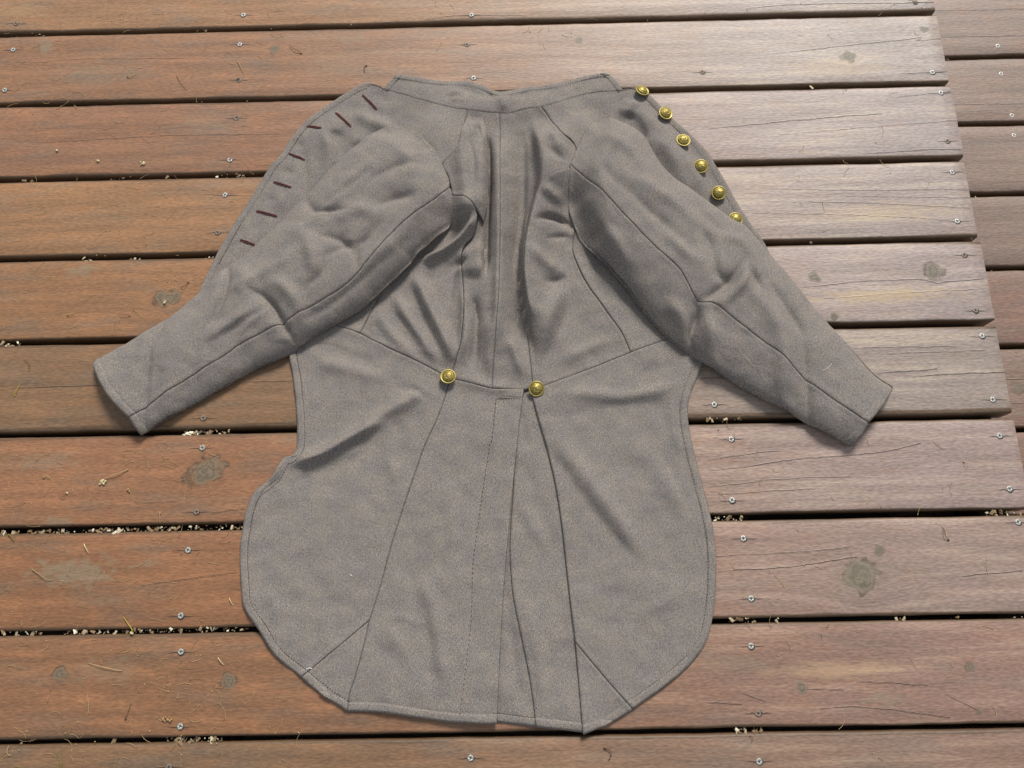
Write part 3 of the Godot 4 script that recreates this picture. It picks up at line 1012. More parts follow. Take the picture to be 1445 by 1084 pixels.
func build_deck() -> void:
	var tops := mm1([-1446.5, -1299.1, -1151.6, -1003.4, -856.8, -709.6, -562.3, -416.1, -265.4, -118, 28.4, 174.6, 323, 470.5, 617.9])
	var cr := [
		[0.9, mm([411.5, -1023.8, 517.4, -1031.4, 762.5, -1029])], [0.5, mm([-153.8, -1018.5, -71, -1025.3, 24.3, -1021.1])],
		[0.4, mm([-910, -949.7, -833.7, -947.6, -758.3, -951.5, -581, -948.1])], [0.8, mm([464.9, -929.9, 575.7, -941.5, 705.7, -954.2, 723.5, -956.6])], [0.6, mm([704.8, -948.3, 759, -952.7])], [0.5, mm([664.1, -882.4, 759.2, -885.6])],
		[0.5, mm([-849.7, -783.7, -725.1, -787.5, -589.7, -792.4, -396.2, -790.2])], [0.9, mm([334.4, -782.6, 389.2, -786.7, 490.5, -795.2, 574.8, -801.3, 632.1, -804])], [0.5, mm([647.4, -834.5, 756.1, -844.3])], [0.35, mm([453.6, -767.1, 595.8, -777.2, 760.1, -788.2])], [0.8, mm([581.9, -727, 681.5, -731.3, 755.5, -732.1])],
		[0.5, mm([426.2, -665.5, 559.9, -659.6, 755.7, -656.1])], [0.55, mm([423.7, -641.9, 569.7, -635.8, 752.2, -622.3])], [0.35, mm([535.1, -649.7, 755.3, -640.4])], [0.4, mm([-535.4, -678.3, -435.7, -673.2])], [0.3, mm([391.2, -621.8, 553.9, -614.1, 715, -601.2])],
		[0.7, mm([455.4, -486.8, 496.8, -490.7, 550.9, -495.7, 645.6, -497.2, 676.3, -490.4, 694.8, -492.4, 752.2, -496])], [0.4, mm([489.3, -466.5, 603.5, -473.7, 740, -477.9])],
		[0.9, mm([-815.1, -342.9, -743.8, -346, -645.5, -347.4, -558.3, -347.9])], [1.1, mm([557.9, -341.9, 622.1, -344.1, 653.4, -346.9])], [1.2, mm([615.2, -335, 682.8, -338.2, 756.5, -338.9])], [0.5, mm([529.2, -383.2, 690.3, -383.3])], [0.5, mm([-440.9, -346.7, -353.9, -348.3])], [0.5, mm([273, -338.7, 363.7, -340.3])], [0.4, mm([577.8, -372.8, 733.2, -375.4])],
		[0.8, mm([285.3, -194.6, 352.1, -199.8, 418.3, -208.3, 551.3, -217.6, 609.9, -229.6])], [0.5, mm([286.7, -210.8, 351.8, -218.3, 395.1, -221.8])], [0.5, mm([283.3, -169.9, 381.9, -177.7, 497.2, -180.8])], [0.4, mm([282.3, -158.2, 441.8, -162.6])], [0.4, mm([-578, -160.6, -519.2, -162.7])], [0.6, mm([-470.3, -143.7, -414.2, -150.1])],
		[0.8, mm([287.3, -45.2, 384.9, -49.6, 465.7, -59.3, 490.9, -61.9])], [0.7, mm([632.6, -31.1, 728.3, -38.4])], [0.5, mm([-559.5, -40, -479, -49.7, -418.9, -56.7])], [0.35, mm([285, -66.6, 399.7, -70.6, 483.5, -76.3])],
		[0.5, mm([475, 109.7, 520.4, 112.3, 567.6, 115])], [0.5, mm([397.5, 117.9, 447.8, 120.5])], [0.7, mm([258, 133.3, 303.1, 137.8])], [0.6, mm([591.2, 128.4, 608.4, 137.9, 630, 149.4])], [0.6, mm([304.6, 122, 337.1, 134.6])], [0.5, mm([405.3, 144, 484.3, 143.4, 590.3, 157.9])]]
	for c in cr: mark(tops, "crack", c[1], c[0], 0.65)
	for k in [[10, mm([589.1, -920.7, 598.8, -918.9])], [5, mm([118.7, -965.9])], [7, mm([-421.7, -961.5])], [12, mm([674, -511.4, 688.8, -511])], [8, mm([481.4, -504.6])], [5, mm([504.9, -437.1])], [12, mm([-566, -492.5, -544.4, -495.7])],
		[15, mm([-479.1, -208.3, -452.1, -223.1])], [19, mm([493.6, -35.5, 511.6, -39.2])], [6, mm([524.3, -71.4])], [8, mm([-664.3, 80.9])], [9, mm([-420.7, 93.4])], [7, mm([388.9, 114.9])], [6, mm([630.9, 92.5])], [3, mm([631.5, 152.1])], [4, mm([731.2, -974.2, 738.7, -974])]]:
		mark(tops, "knot", k[1], k[0] * 1.25, 0.78)
	for s in [[15, 0.75, mm([-837.9, -977.4, -840.1, -992.4])], [26, 0.6, mm([-713.2, -543, -714.9, -555.7])], [24, 0.6, mm([-696.7, -133.2, -698.3, -144.8])], [66, 0.75, mm([-660.7, -62, -663.6, -84.6])], [30, 0.5, mm([-556.6, -71.4, -557.4, -78.6])], [30, 0.5, mm([500.7, 131.6, 502.1, 122.3])],
		[60, 0.4, mm([-731.6, -228.5, -733.8, -244])], [50, 0.35, mm([-531.5, -813.2, -533.3, -834.3])], [70, 0.35, mm([-741.6, -918.7, -744.7, -943.7])], [45, 0.35, mm([493.6, -35.5, 497.2, -62.8])], [40, 0.4, mm([-292.4, -980.3, -292.8, -990.7])], [60, 0.3, mm([-315.5, -929.2, -316.4, -949.8])], [55, 0.35, mm([-596.7, 76.3, -599.1, 57.1])], [60, 0.3, mm([292.4, 81.3, 293.7, 67])]]:
		mark(tops, "stain", s[2], s[0], s[1])
	for s in [[130, 0.5, mm([591.9, -471.5, 593.8, -484.9])], [110, 0.35, mm([446.3, 93.3, 448.1, 79.1])], [90, 0.3, mm([566.5, -898, 569.2, -919.8])], [60, 0.25, mm([-888.1, -1057.5, -890.4, -1073])], [150, 0.3, mm([612.6, -616.5, 615.4, -636])]]:
		mark(tops, "pale", s[2], s[0], s[1])
	var spots := mm([-894.3, -1030.1, -482.9, -1036.9, -71, -1025.3, 723.5, -1030.1, -891, -974.4, -893.3, -890.8, -484.6, -974.4, -480.8, -900.1, -79.4, -962.5, -67.8, -893.4, 332.6, -894.8, 731.9, -883.5, -479.4, -823.6, -484.1, -742.1, 739.9, -841.9, 735.4, -747.6, -487.3, -675.8, -493.6, -606.7, 734, -688.4, 727.3, -598.3, 728.6, -537.5, 730.3, -441.8, 732.9, -398.8, 731.1, -295, -490.1, -290.5, 302.5, -295.9, -487.6, -243.6, -487.6, -145.6, 323.7, -240.8, 316.4, -148, 731.6, -238.2, 731.7, -157.1, -495.2, -89.3, -497.2, 4.1, 327.9, -91.4, 331, -5.5, 735.1, -107.7, -492.1, 54, -483.7, 153.6, 324.6, 59.8, 325.8, 149.2, -76.2, 200.4, 321, 210.8, -494.5, 205.8])
	for s in spots: mark(tops, "screw", PackedVector2Array([s]))
	var look := [
		[Color(0.567, 0.426, 0.306), Color(0.640, 0.594, 0.567), 0.5, 0.6, 0.4], [Color(0.532, 0.390, 0.287), Color(0.623, 0.576, 0.548), 0.55, 0.6, 0.35], [Color(0.519, 0.375, 0.278), Color(0.605, 0.554, 0.532), 0.5, 0.7, 0.3],
		[Color(0.551, 0.408, 0.282), Color(0.605, 0.550, 0.522), 0.5, 0.6, 0.4], [Color(0.532, 0.385, 0.262), Color(0.595, 0.537, 0.514), 0.5, 0.7, 0.25], [Color(0.475, 0.362, 0.256), Color(0.555, 0.502, 0.469), 0.5, 0.4, 0.4],
		[Color(0.532, 0.375, 0.262), Color(0.572, 0.499, 0.471), 0.5, 0.7, 0.2], [Color(0.513, 0.358, 0.244), Color(0.555, 0.471, 0.435), 0.5, 0.7, 0.2], [Color(0.496, 0.353, 0.244), Color(0.530, 0.422, 0.372), 0.45, 0.8, 0.2], [Color(0.461, 0.349, 0.248), Color(0.512, 0.413, 0.355), 0.6, 0.5, 0.2]]
	var deck := Node3D.new()
	deck.name = "deck"
	deck.set_meta("kind", "structure")
	add_child(deck)
	var mats := []
	var boards := []
	for k in 14:
		var z: float = tops[k]
		var gap: float = [0.007, 0.008, 0.0075, 0.0075, 0.008, 0.0085, 0.0095, 0.008, 0.010, 0.0065, 0.0068, 0.0105, 0.008, 0.008][k]
		var m: StandardMaterial3D
		if k >= 2 and k <= 11:
			var c: Array = look[k - 2]
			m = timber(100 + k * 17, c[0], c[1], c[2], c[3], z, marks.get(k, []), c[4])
			mats.append(m)
		else:
			m = mats[3] if k > 11 else null
		var far_x: float = EDGE_X + [0.0, 0.0, 0.0, 0.0, 0.001, -0.001, 0.001, -0.0005, 0.0, 0.0015, 0.003, 0.002, 0.0, 0.0][k]
		var b := board(deck, -1.75, far_x, z, tops[k + 1] - z - gap, 0.0, m, 400 + k)
		boards.append(b)
	for k in 2: boards[k].material_override = mats[2 + k]
	var n := 0
	for s in spots:
		var k := 0
		while k < 13 and tops[k + 1] <= s.y + 0.001: k += 1
		n += 1
		screw(boards[k], s, 0.0, 900 + n)
	for x in [-1.30, -0.893, -0.4872, -0.0808, 0.3256, 0.724]: box("joist", deck, Vector3(x - 0.0225, -0.22, -1.5), Vector3(x + 0.0225, -BOARD_T - 0.002, 0.62), M.joist)
	# the next deck, one step lower
	var low := Node3D.new()
	low.name = "lower_deck"
	low.set_meta("kind", "structure")
	add_child(low)
	var lm := []
	for i in 3:
		var extra := []
		extra.append(["crack", PackedVector2Array([Vector2(-0.9, 0.03 + i * 0.02), Vector2(-0.6, 0.034 + i * 0.02), Vector2(-0.2, 0.03 + i * 0.02)]), 0.6, 0.7])
		extra.append(["crack", PackedVector2Array([Vector2(-0.8, 0.10), Vector2(-0.5, 0.094), Vector2(0.1, 0.1)]), 0.5, 0.7])
		extra.append(["knot", PackedVector2Array([Vector2(-0.72 + i * 0.07, 0.05 + 0.02 * i)]), 11.0, 0.6])
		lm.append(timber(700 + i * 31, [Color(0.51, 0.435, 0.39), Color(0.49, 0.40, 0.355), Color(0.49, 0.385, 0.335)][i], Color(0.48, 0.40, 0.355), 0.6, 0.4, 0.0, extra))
	var lows := []
	for k in 12:
		var z := -1.2826 + 0.1452 * k
		var b := board(low, 0.60, 2.2, z, 0.1375, LOWER, lm[0] if k < 4 else lm[1 + k % 2], 600 + k)
		b.mesh = shifted(b.mesh, 0.17 * k, k % 3)
		lows.append(b)
	for s in [Vector2(0.9278, -0.9579), Vector2(0.9310, -0.8669), Vector2(0.9271, -0.8249), Vector2(0.9322, -1.0195)]:
		screw(lows[clampi(int((s.y + 1.2826) / 0.1452), 0, 11)], s, LOWER, int(s.y * 1000))
	for x in [0.80, 0.925, 1.33, 1.74, 2.1]: box("joist", low, Vector3(x - 0.0225, LOWER - 0.2, -1.4), Vector3(x + 0.0225, LOWER - BOARD_T - 0.002, 0.5), M.joist)
	var soil := MeshInstance3D.new()
	soil.name = "ground"
	var pm := PlaneMesh.new()
	pm.size = Vector2(60, 60)
	soil.mesh = pm
	soil.material_override = M.soil
	soil.position.y = -0.55
	soil.set_meta("kind", "structure")
	add_child(soil)

func shifted(m: ArrayMesh, du: float, flip: int) -> ArrayMesh:
	# the same timber cut from another stretch of the log
	var a := m.surface_get_arrays(0)
	var uv: PackedVector2Array = a[Mesh.ARRAY_TEX_UV]
	for i in uv.size(): uv[i] = Vector2((uv[i].x if flip != 1 else -uv[i].x) + du - 0.85, uv[i].y)
	a[Mesh.ARRAY_TEX_UV] = uv
	var out := ArrayMesh.new()
	out.add_surface_from_arrays(Mesh.PRIMITIVE_TRIANGLES, a)
	return out


func F(pts: PackedVector2Array, h: float, wa: float, wb := -1.0, taper := 0.3, flat := 0.0) -> void:
	fold(body, pts, h * (1.75 if flat == 0.0 else 1.3), wa, wb, taper, flat)

func G(pts: PackedVector2Array, h: float, wa: float, wb := -1.0, taper := 0.3) -> void:
	fold(body, pts, h * 1.3, wa, wb, taper)

func build_coat() -> void:
	body = Field.new(FX, FZ, FNX, FNZ)
	body.a.fill(0.004)
	shape_body()
	puff["back"] = Field.new(-0.22, -1.02, 280, 280)
	fold(puff.back, mm([-70.5, -808.5, -67.1, -761.1, -62.6, -714.6, -60.6, -662.5, -63.1, -618, -67.8, -584.3]), 18, 16, 24, 0.24, 12)
	fold(puff.back, mm([-84.7, -775, -80.1, -728.2, -75.5, -675.8, -75.6, -637.3]), -5, 7, 7, 0.3)
	settle(puff.back)
	settle(body)
	# ---- the lines along which the pieces meet, and their free edges
	var collar_ct := mm([-201, -898.9, -168.9, -895, -126.6, -884.3, -82.3, -884.3, -52.7, -875.5, -29.4, -861.5, -2.4, -862.6, 32.2, -870.4, 66.7, -872.3, 100.2, -880.7, 135.3, -891, 162.4, -892.9])
	var collar_cl := mm([-201, -898.9, -213.1, -886.4, -225.3, -870.5])
	var collar_cr := mm([162.4, -892.9, 173.1, -886.8, 185.5, -868.4, 192.3, -855.7])
	var neck_l := mm([-225.3, -870.5, -191.7, -859.3, -155.1, -842.8, -116.7, -826.7, -77, -820.3])
	var neck_m := mm([-77, -820.3, -38.3, -816.1, -22.6, -814.1])
	var neck_m2 := mm([-22.6, -814.1, -5.6, -813.7, 27.3, -821.1, 49.2, -823.3])
	var neck_r := mm([49.2, -823.3, 82.3, -833.2, 115.8, -846.1, 150.4, -852.8, 192.3, -855.7])
	var neck := joined(joined(neck_l, neck_m), joined(neck_m2, neck_r))
	var spine := mm([-22.6, -814.1, -22.1, -729.2, -22.9, -649.6, -24.2, -589.7, -27.3, -487.6, -32.6, -424.3, -38.3, -364.9, -41.1, -325.8])
	var shoulder_l := mm([-77, -820.3, -85.1, -781.4, -92.7, -737.3, -117.2, -708.1])
	var shoulder_r := mm([49.2, -823.3, 62, -803, 80, -759.9, 104.1, -732.2])
	var cap_l := mm([-199.6, -790.1, -166, -770.2, -137.2, -741.3, -127.7, -729.1, -108.6, -683.9, -101.6, -652.6, -100.9, -616.8])
	var cap_r := mm([136.8, -786.8, 117.8, -757.6, 103.7, -728.6, 93.3, -701.1, 88.6, -667.3, 88.6, -637.7, 90.2, -617.3, 103.4, -575.5])
	var back_l := mm([-100.7, -646.9, -72.7, -630, -60.5, -609.3, -68.1, -579.9, -83.3, -562.9, -88.6, -539.5, -84.7, -489.4, -84.4, -452.5, -90.1, -397.6, -100.7, -362.2, -107.5, -346.7])
	var back_r := mm([90.3, -688.9, 59.2, -669.9, 35.9, -648.1, 20.1, -607.7, 11.2, -512.3, 13.2, -450, 18.6, -385.4, 22.7, -328.6])
	var side_l := mm([-135.5, -626.4, -176.8, -574.8, -208.3, -525.8, -219, -491.7, -232.8, -460.2, -249.8, -422.9])
	var side_r := mm([107.2, -625.7, 96.5, -587.6, 94.2, -555.5, 111.5, -505.5, 137.8, -460.6, 165.8, -413.7, 177, -380.9])
	var waist_l1 := mm([-356.8, -465, -288.5, -438.1, -249.8, -422.9])
	var waist_l2 := mm([-249.8, -422.9, -202.3, -395.7, -155.3, -372.7, -120.7, -353.6, -107.5, -346.7])
	var waist_m := mm([-107.5, -346.7, -74, -335.6, -41.1, -325.8])
	var waist_m2 := mm([-41.1, -325.8, -12.5, -324.8, 8.3, -323.2])
	var waist_r0 := mm([8.3, -323.2, 22.7, -328.6])
	var waist_r1 := mm([22.7, -328.6, 38.1, -328.1, 89.5, -346.8, 143.6, -367.9, 177, -380.9])
	var waist_r2 := mm([177, -380.9, 234.3, -401.6, 274.6, -417.3])
	var tail_l := mm([-107.5, -346.7, -108.6, -336.5, -122.4, -289.8, -146.9, -232.7, -166.7, -172.2, -189.3, -100.5, -207.4, -30.7, -221.5, 15.6])
	var tail_l2 := mm([-221.5, 15.6, -229.6, 57, -239.7, 94, -246.1, 114.5, -248.5, 136.9])
	var corner_l := mm([-315.5, 90.9, -268.6, 53.6, -221.5, 15.6])
	var outer_l := mm([-356.8, -465, -364.3, -425, -361.4, -393.1, -350.8, -342, -343.6, -294, -341.4, -264.2, -341.4, -240, -346.9, -228.9, -360.7, -223.7, -374, -197.1, -399.9, -174, -410.5, -148.4, -415.4, -113, -415.9, -75.9, -409.7, -34.2, -403.4, -5.2, -380.6, 25.1, -353.2, 62.7, -315.5, 90.9])
	var outer_l2 := mm([-315.5, 90.9, -281, 116.8, -248.5, 136.9])
	var hem_m := mm([-248.5, 136.9, -197.5, 139.4, -156, 145.8, -101.5, 153.1, -39.2, 155.7])
	var flap := mm([8.3, -323.2, 5.7, -302.7, 2, -282.9, -9.5, -188.5, -20.6, -91, -29.2, 2.2, -35.4, 91.5, -39.2, 155.7])
	var vent_hem := mm([-50, 150.9, -38.2, 154.3, 7, 160.5, 79.3, 170.1])
	var lap := mm([22.7, -328.6, 22.3, -311.5, 27.7, -286.3, 36.1, -254.2, 43.9, -223.4, 54.5, -167.4, 62.1, -98.9, 68.5, -14.4, 74.2, 50.6])
	var lap2 := mm([74.2, 50.6, 77.6, 115.1, 80.2, 171.1])
	var corner_r := mm([74.2, 50.6, 112.3, 96.9, 150.2, 140.2])
	var outer_r := mm([274.6, -417.3, 291.2, -370.5, 276.9, -336.6, 265.5, -311.6, 259.2, -284.9, 260.6, -249.7, 265.5, -213.6, 281.7, -119.1, 283.1, -48.1, 269.4, 29.7, 247.9, 69.8, 207.4, 104, 150.2, 140.2])
	var outer_r2 := mm([150.2, 140.2, 112.1, 160.7, 80.2, 171.1])
	var front_l := mm([-225.3, -870.5, -240.3, -880.5, -258.8, -883.5, -292.4, -864.6, -349.1, -819.9, -379.4, -780.5, -397.7, -745.1, -413.3, -725.2, -434.7, -682.3, -469.1, -614.3, -496.8, -551.4, -514.1, -501.6])
	var front_r := mm([192.3, -855.7, 218.7, -863.4, 233.9, -852.9, 266.3, -809.8, 294.2, -778.4, 324.8, -740.8, 341.3, -706.2, 365.5, -647.4, 384.4, -606.6, 407.7, -564.5, 417.5, -529.9])
	var coat := Node3D.new()
	coat.name = "tailcoat"
	coat.position = Vector3.ZERO
	coat.set_meta("label", "grey wool tailcoat with brass buttons, laid face down with its sleeves spread")
	coat.set_meta("category", "coat")
	add_child(coat)
	var bh := body_h
	# ---- the lining under everything
	panel("lining", coat, lining_h, [mm([-209.8, -869.8, -101.6, -861.2, -28.3, -842.3, 69.6, -851, 177.4, -859.5]), mm([-342.5, -424.1, -189.5, -373.8, -34.6, -317.7, 97.6, -333.2, 260.8, -387.5]), mm([-210.1, -871.2, -297.5, -836.7, -388.2, -715.5, -461.1, -573.9, -443, -486.5, -342.5, -424.1]), mm([177.7, -860.9, 249.6, -801.5, 335, -671.1, 383, -560.6, 304.5, -445.7, 260.8, -387.5])], ["", "", "", ""], {"step": 0.008})
	panel("lining", coat, lining_h, [mm([-343.1, -424.8, -189.8, -374.4, -100.6, -337.9, -41.2, -321.8]), mm([-239, 126, -139.3, 136.8, -50, 143.8]), mm([-343.4, -425.2, -330, -320, -327.4, -230.7, -392, -145.9, -402, -63.3, -384.6, 6.9, -300.4, 90.2, -238.8, 125.9]), mm([-41.2, -322.1, -36.5, -160.4, -50, 143.6])], ["", "", "", ""], {"step": 0.008})
	# ---- front panels and collar
	panel("front_panel", coat, bh, [neck_l, mm([-513.2, -500.8, -453.3, -467.7]), front_l, joined(shoulder_l, mm([-148.1, -643, -216.4, -555.2, -294.1, -482.8, -371.8, -448.3, -452.5, -466.9]))], ["", "", "hem", "seam"], {"grain": 0.5})
	panel("front_panel", coat, bh, [neck_r, mm([312.9, -410.2, 416.8, -529]), joined(shoulder_r, mm([120.9, -623.6, 161.6, -509.3, 236.2, -434.9, 312.4, -409.5])), front_r], ["", "", "seam", "hem"], {"grain": -0.5})
	panel("collar", coat, bh, [collar_ct, neck, collar_cl, collar_cr], ["hem", "fold", "hem", "hem"], {"off": [0.6, 0.6], "grain": 1.5})
	# ---- back and sides
	panel("back_panel", coat, bh, [neck_m, waist_m, joined(joined(shoulder_l, mm([-108.8, -685, -100.6, -646])), back_l), spine], ["", "seam", "seam", "seam"], {"grain": 0.1, "step": 0.0022})
	panel("back_panel", coat, bh, [neck_m2, joined(waist_m2, waist_r0), spine, joined(joined(shoulder_r, mm([103.9, -731.1, 90.7, -691.9])), back_r)], ["", "seam", "seam", "seam"], {"grain": -0.1, "step": 0.0022})
	panel("back_fold", coat, gathered_h, [mm([-76.5, -815, -64.5, -812.6, -51.3, -809.5]), mm([-100.9, -648.2, -74.2, -633.4, -51.3, -604.8]), joined(shoulder_l, mm([-108.8, -685, -100.6, -646])), mm([-50.7, -801.2, -45, -772.5, -42.9, -738.9, -42.3, -682.2, -43.9, -634.5, -51, -601.7])], ["", "seam", "seam", "roll"], {"off": [0.8, 1.2], "grain": 0.1, "step": 0.0022})
	panel("side_back_panel", coat, gathered_h, [mm([-135, -623.9, -101.4, -651.5]), waist_l2, side_l, back_l], ["", "seam", "seam", "seam"], {"grain": 0.4, "step": 0.0022})
	panel("side_back_panel", coat, bh, [mm([91.5, -697.8, 106, -618.2]), waist_r1, back_r, side_r], ["", "seam", "seam", "seam"], {"grain": -0.4, "step": 0.0022})
	panel("side_panel", coat, bh, [mm([-240.1, -592.2, -135.9, -628.2]), waist_l1, mm([-240.5, -593.2, -317.9, -507.4, -355.4, -463.2]), side_l], ["", "seam", "", "seam"], {"grain": 0.6})
	panel("side_panel", coat, bh, [mm([106.9, -623.4, 176.2, -570.7]), waist_r2, side_r, mm([176.2, -570.7, 239.3, -482.6, 273.7, -415.9])], ["", "seam", "seam", ""], {"grain": -0.6})
	# ---- skirts
	panel("skirt", coat, bh, [joined(waist_l1, waist_l2), corner_l, outer_l, tail_l], ["seam", "seam", "hem", "seam"], {"grain": 0.45})
	panel("skirt_corner", coat, bh, [corner_l, mm([-281.3, 116.9, -248.6, 137]), mm([-315.7, 91, -299.9, 104.5, -281.3, 116.9]), tail_l2], ["seam", "hem", "hem", "seam"], {"grain": 0.7})
	panel("vent_underlay", coat, bh, [mm([-3.9, -317.6, 31.2, -316.9]), vent_hem, mm([-3.9, -318.2, -20.6, -160.2, -38.5, 3, -50.1, 151.1]), mm([31.2, -316.9, 60.7, -212, 73.5, -95.6, 78.9, 5, 81.4, 167.5])], ["", "hem", "", ""], {"off": [-1.5, -2.0], "grain": 0.05})
	panel("vent_pleat", coat, bh, [mm([-1.8, -313, 31.2, -316.9]), mm([15.8, 161.4, 79.5, 170.6]), mm([-1.8, -313.3, -4.1, -246.3, -11, -159.9, -16.5, -87, -13.5, -21.3, -2.4, 39.7, 9.3, 101.8, 15.8, 161.1]), mm([31.2, -316.9, 60.7, -212, 73.5, -95.6, 78.9, 5, 81.4, 167.5])], ["", "hem", "fold", ""], {"off": [2.2, 0.5], "grain": 0.02})
	panel("tail_panel", coat, bh, [joined(waist_m, waist_m2), hem_m, joined(tail_l, tail_l2), flap], ["seam", "hem", "seam", "fold"], {"off": [0.0, 7.0], "grain": 0.1})
	panel("skirt", coat, bh, [joined(waist_r1, waist_r2), corner_r, lap, outer_r], ["seam", "seam", "fold", "hem"], {"off": [6.0, 0.0], "grain": -0.45})
	panel("skirt_corner", coat, bh, [corner_r, mm([80.4, 171.4, 112.3, 160.9]), lap2, mm([150.4, 140.4, 132.5, 151.2, 112.3, 160.9])], ["seam", "hem", "fold", "hem"], {"off": [5.5, 0.0], "grain": -0.7})
	var tab := mm([-42, -325, 8.3, -321.7])
	panel("vent_tab", coat, bh, [tab, mm([-34.5, -312.4, 5.8, -309.3]), mm([-42, -325, -34.5, -312.4]), mm([8.3, -321.7, 5.8, -309.3])], ["fold", "fold", "fold", "fold"], {"off": [4.4, 8.0], "grain": 1.5, "step": 0.0022})
	# ---- sleeves
	sleeves["l"] = {
		"cap": smooth(cap_l), "cuff": smooth(mm([-668.7, -382.2, -645.1, -340.1, -625.3, -313.5, -603, -291.6, -581.4, -264.4])),
		"upper": smooth(mm([-203.1, -803.6, -233.8, -778.2, -263.2, -754.4, -280.6, -738.6, -302.3, -713.6, -344.8, -660.5, -369.4, -636.3, -392.3, -608.6, -435.8, -563.9, -479.4, -531.2, -511, -497.4, -525.5, -481.9, -542.6, -464.1, -563.1, -447.8, -604.5, -422.5, -667.5, -381.5])),
		"lower": smooth(mm([-102.3, -625.3, -109.7, -603.7, -129.3, -583.8, -163.4, -548.2, -175.7, -529.9, -234.5, -472.6, -257.6, -455.1, -316.6, -419.6, -358.5, -390, -402.8, -370.1, -441, -348.4, -507.8, -307.3, -542, -287.8, -578.5, -263.1]))}
	sleeves["r"] = {
		"cap": smooth(cap_r), "cuff": smooth(mm([577, -314.7, 554.4, -284.9, 530.4, -259.9, 518.3, -241.4, 501.3, -226.5])),
		"upper": smooth(mm([138.9, -799, 161.9, -801.1, 182.9, -788.2, 202.6, -776.7, 221.9, -759.8, 233.3, -732.5, 244.7, -708.2, 264.2, -682.5, 296, -654.2, 352.3, -605.2, 370.9, -594.6, 389.4, -572.6, 402.4, -553.5, 439.8, -499.6, 464.5, -460.3, 498.4, -409.6, 544.6, -343.8, 575.1, -313.7])),
		"lower": smooth(mm([104.7, -582.4, 123, -554.4, 146.7, -525.3, 180.4, -479.5, 211.1, -433.3, 234.7, -404.6, 256.4, -384.3, 284.3, -361.8, 320.4, -337.1, 362.2, -309.1, 410.7, -279.2, 451.6, -253, 498, -225]))}
	puff["l"] = Field.new(-0.64, -1.0, 440, 400)
	puff["r"] = Field.new(0.04, -1.0, 400, 400)
	shape_sleeves()
	settle(puff.l); settle(puff.r)
	var seam_l := mm([-105.3, -658.6, -121.3, -641.1, -143.9, -617.6, -188.7, -576.2, -253.8, -497.3, -296.9, -466.1, -338.7, -440, -361, -427.7, -423.6, -396.7, -444.2, -381.1, -500.6, -343.9, -548, -310.4, -586.8, -283.8])
	var seam_r := mm([92.5, -695.1, 125.2, -650.4, 195.4, -561, 244.3, -506.3, 258.2, -484.5, 273.3, -452.2, 283.8, -446.1, 298.8, -443.5, 322.4, -425.5, 378.2, -376.1, 421.3, -332.4, 477.9, -282.8, 516.2, -252.9])
	var sl := sleeve_h.bind("l")
	var sr := sleeve_h.bind("r")
	var cut := func(c: PackedVector2Array, a: PackedVector2Array) -> PackedVector2Array: return joined(c, a)
	panel("upper_sleeve", coat, sl, [mm([-199.6, -790.1, -166, -770.2, -137.2, -741.3, -127.7, -729.1, -108.6, -683.9, -106.2, -664.3]), mm([-668.7, -382.2, -645.1, -340.1, -625.3, -313.5, -603, -291.6]), sleeves.l.upper, seam_l], ["seam", "hem", "roll", "seam"], {"grain": 0.9, "step": 0.0032})
	panel("under_sleeve", coat, sl, [mm([-106.2, -664.3, -101.6, -652.6, -100.9, -616.8]), mm([-603, -291.6, -581.4, -264.4]), seam_l, sleeves.l.lower], ["seam", "hem", "seam", "roll"], {"grain": 0.7, "step": 0.0032})
	panel("sleeve_back", coat, under_h.bind("l"), [cap_l, sleeves.l.cuff, sleeves.l.upper, sleeves.l.lower], ["", "", "", ""], {"grain": 0.9, "step": 0.012})
	panel("upper_sleeve", coat, sr, [mm([93.3, -701.1, 103.7, -728.6, 117.8, -757.6, 136.8, -786.8]), mm([530.4, -259.9, 554.4, -284.9, 577, -314.7]), seam_r, sleeves.r.upper], ["seam", "hem", "seam", "roll"], {"grain": -0.9, "step": 0.0032})
	panel("under_sleeve", coat, sr, [mm([103.4, -575.5, 90.2, -617.3, 88.6, -637.7, 88.6, -667.3, 93.3, -701.1]), mm([501.3, -226.5, 518.3, -241.4, 530.4, -259.9]), sleeves.r.lower, seam_r], ["seam", "hem", "roll", "seam"], {"grain": -0.7, "step": 0.0032})
	panel("sleeve_back", coat, under_h.bind("r"), [cap_r, sleeves.r.cuff, rev(rev(sleeves.r.lower)), sleeves.r.upper], ["", "", "", ""], {"grain": 0.9, "step": 0.012})
	# ---- stitching a finger's width inside the free edges
	stitching(coat, inset(smooth(outer_l), -0.012), bh)
	stitching(coat, inset(smooth(outer_l2), -0.012), bh)
	stitching(coat, inset(smooth(outer_r.slice(1)), 0.012), bh)
	stitching(coat, inset(smooth(outer_r2), 0.012), bh)
	stitching(coat, inset(smooth(front_l.slice(2, 11)), -0.012), bh)
	stitching(coat, inset(smooth(front_r.slice(2, 9)), 0.012), bh)
	stitching(coat, inset(smooth(collar_ct), 0.009), bh, 0.0006)
	stitching(coat, inset(smooth(collar_cl), -0.009), bh, 0.0006)
	stitching(coat, inset(smooth(collar_cr), 0.009), bh, 0.0006)
	stitching(coat, inset(smooth(vent_hem), -0.012), bh, -0.0012)
	stitching(coat, mm([-34.7, -309.6, -41.4, -246.8, -45.3, -235.9, -54.8, -176.6, -64.3, -112.6, -71.5, -55.9, -73.1, -0.5, -76.3, 38.4, -83.5, 93.7, -90.5, 144.7]), bh, 0.0050, 0.0066)
	stitching(coat, mm([-32.4, -310.7, 4.7, -308.2]), bh, 0.0062)
	# ---- brass buttons
	var turns := 0
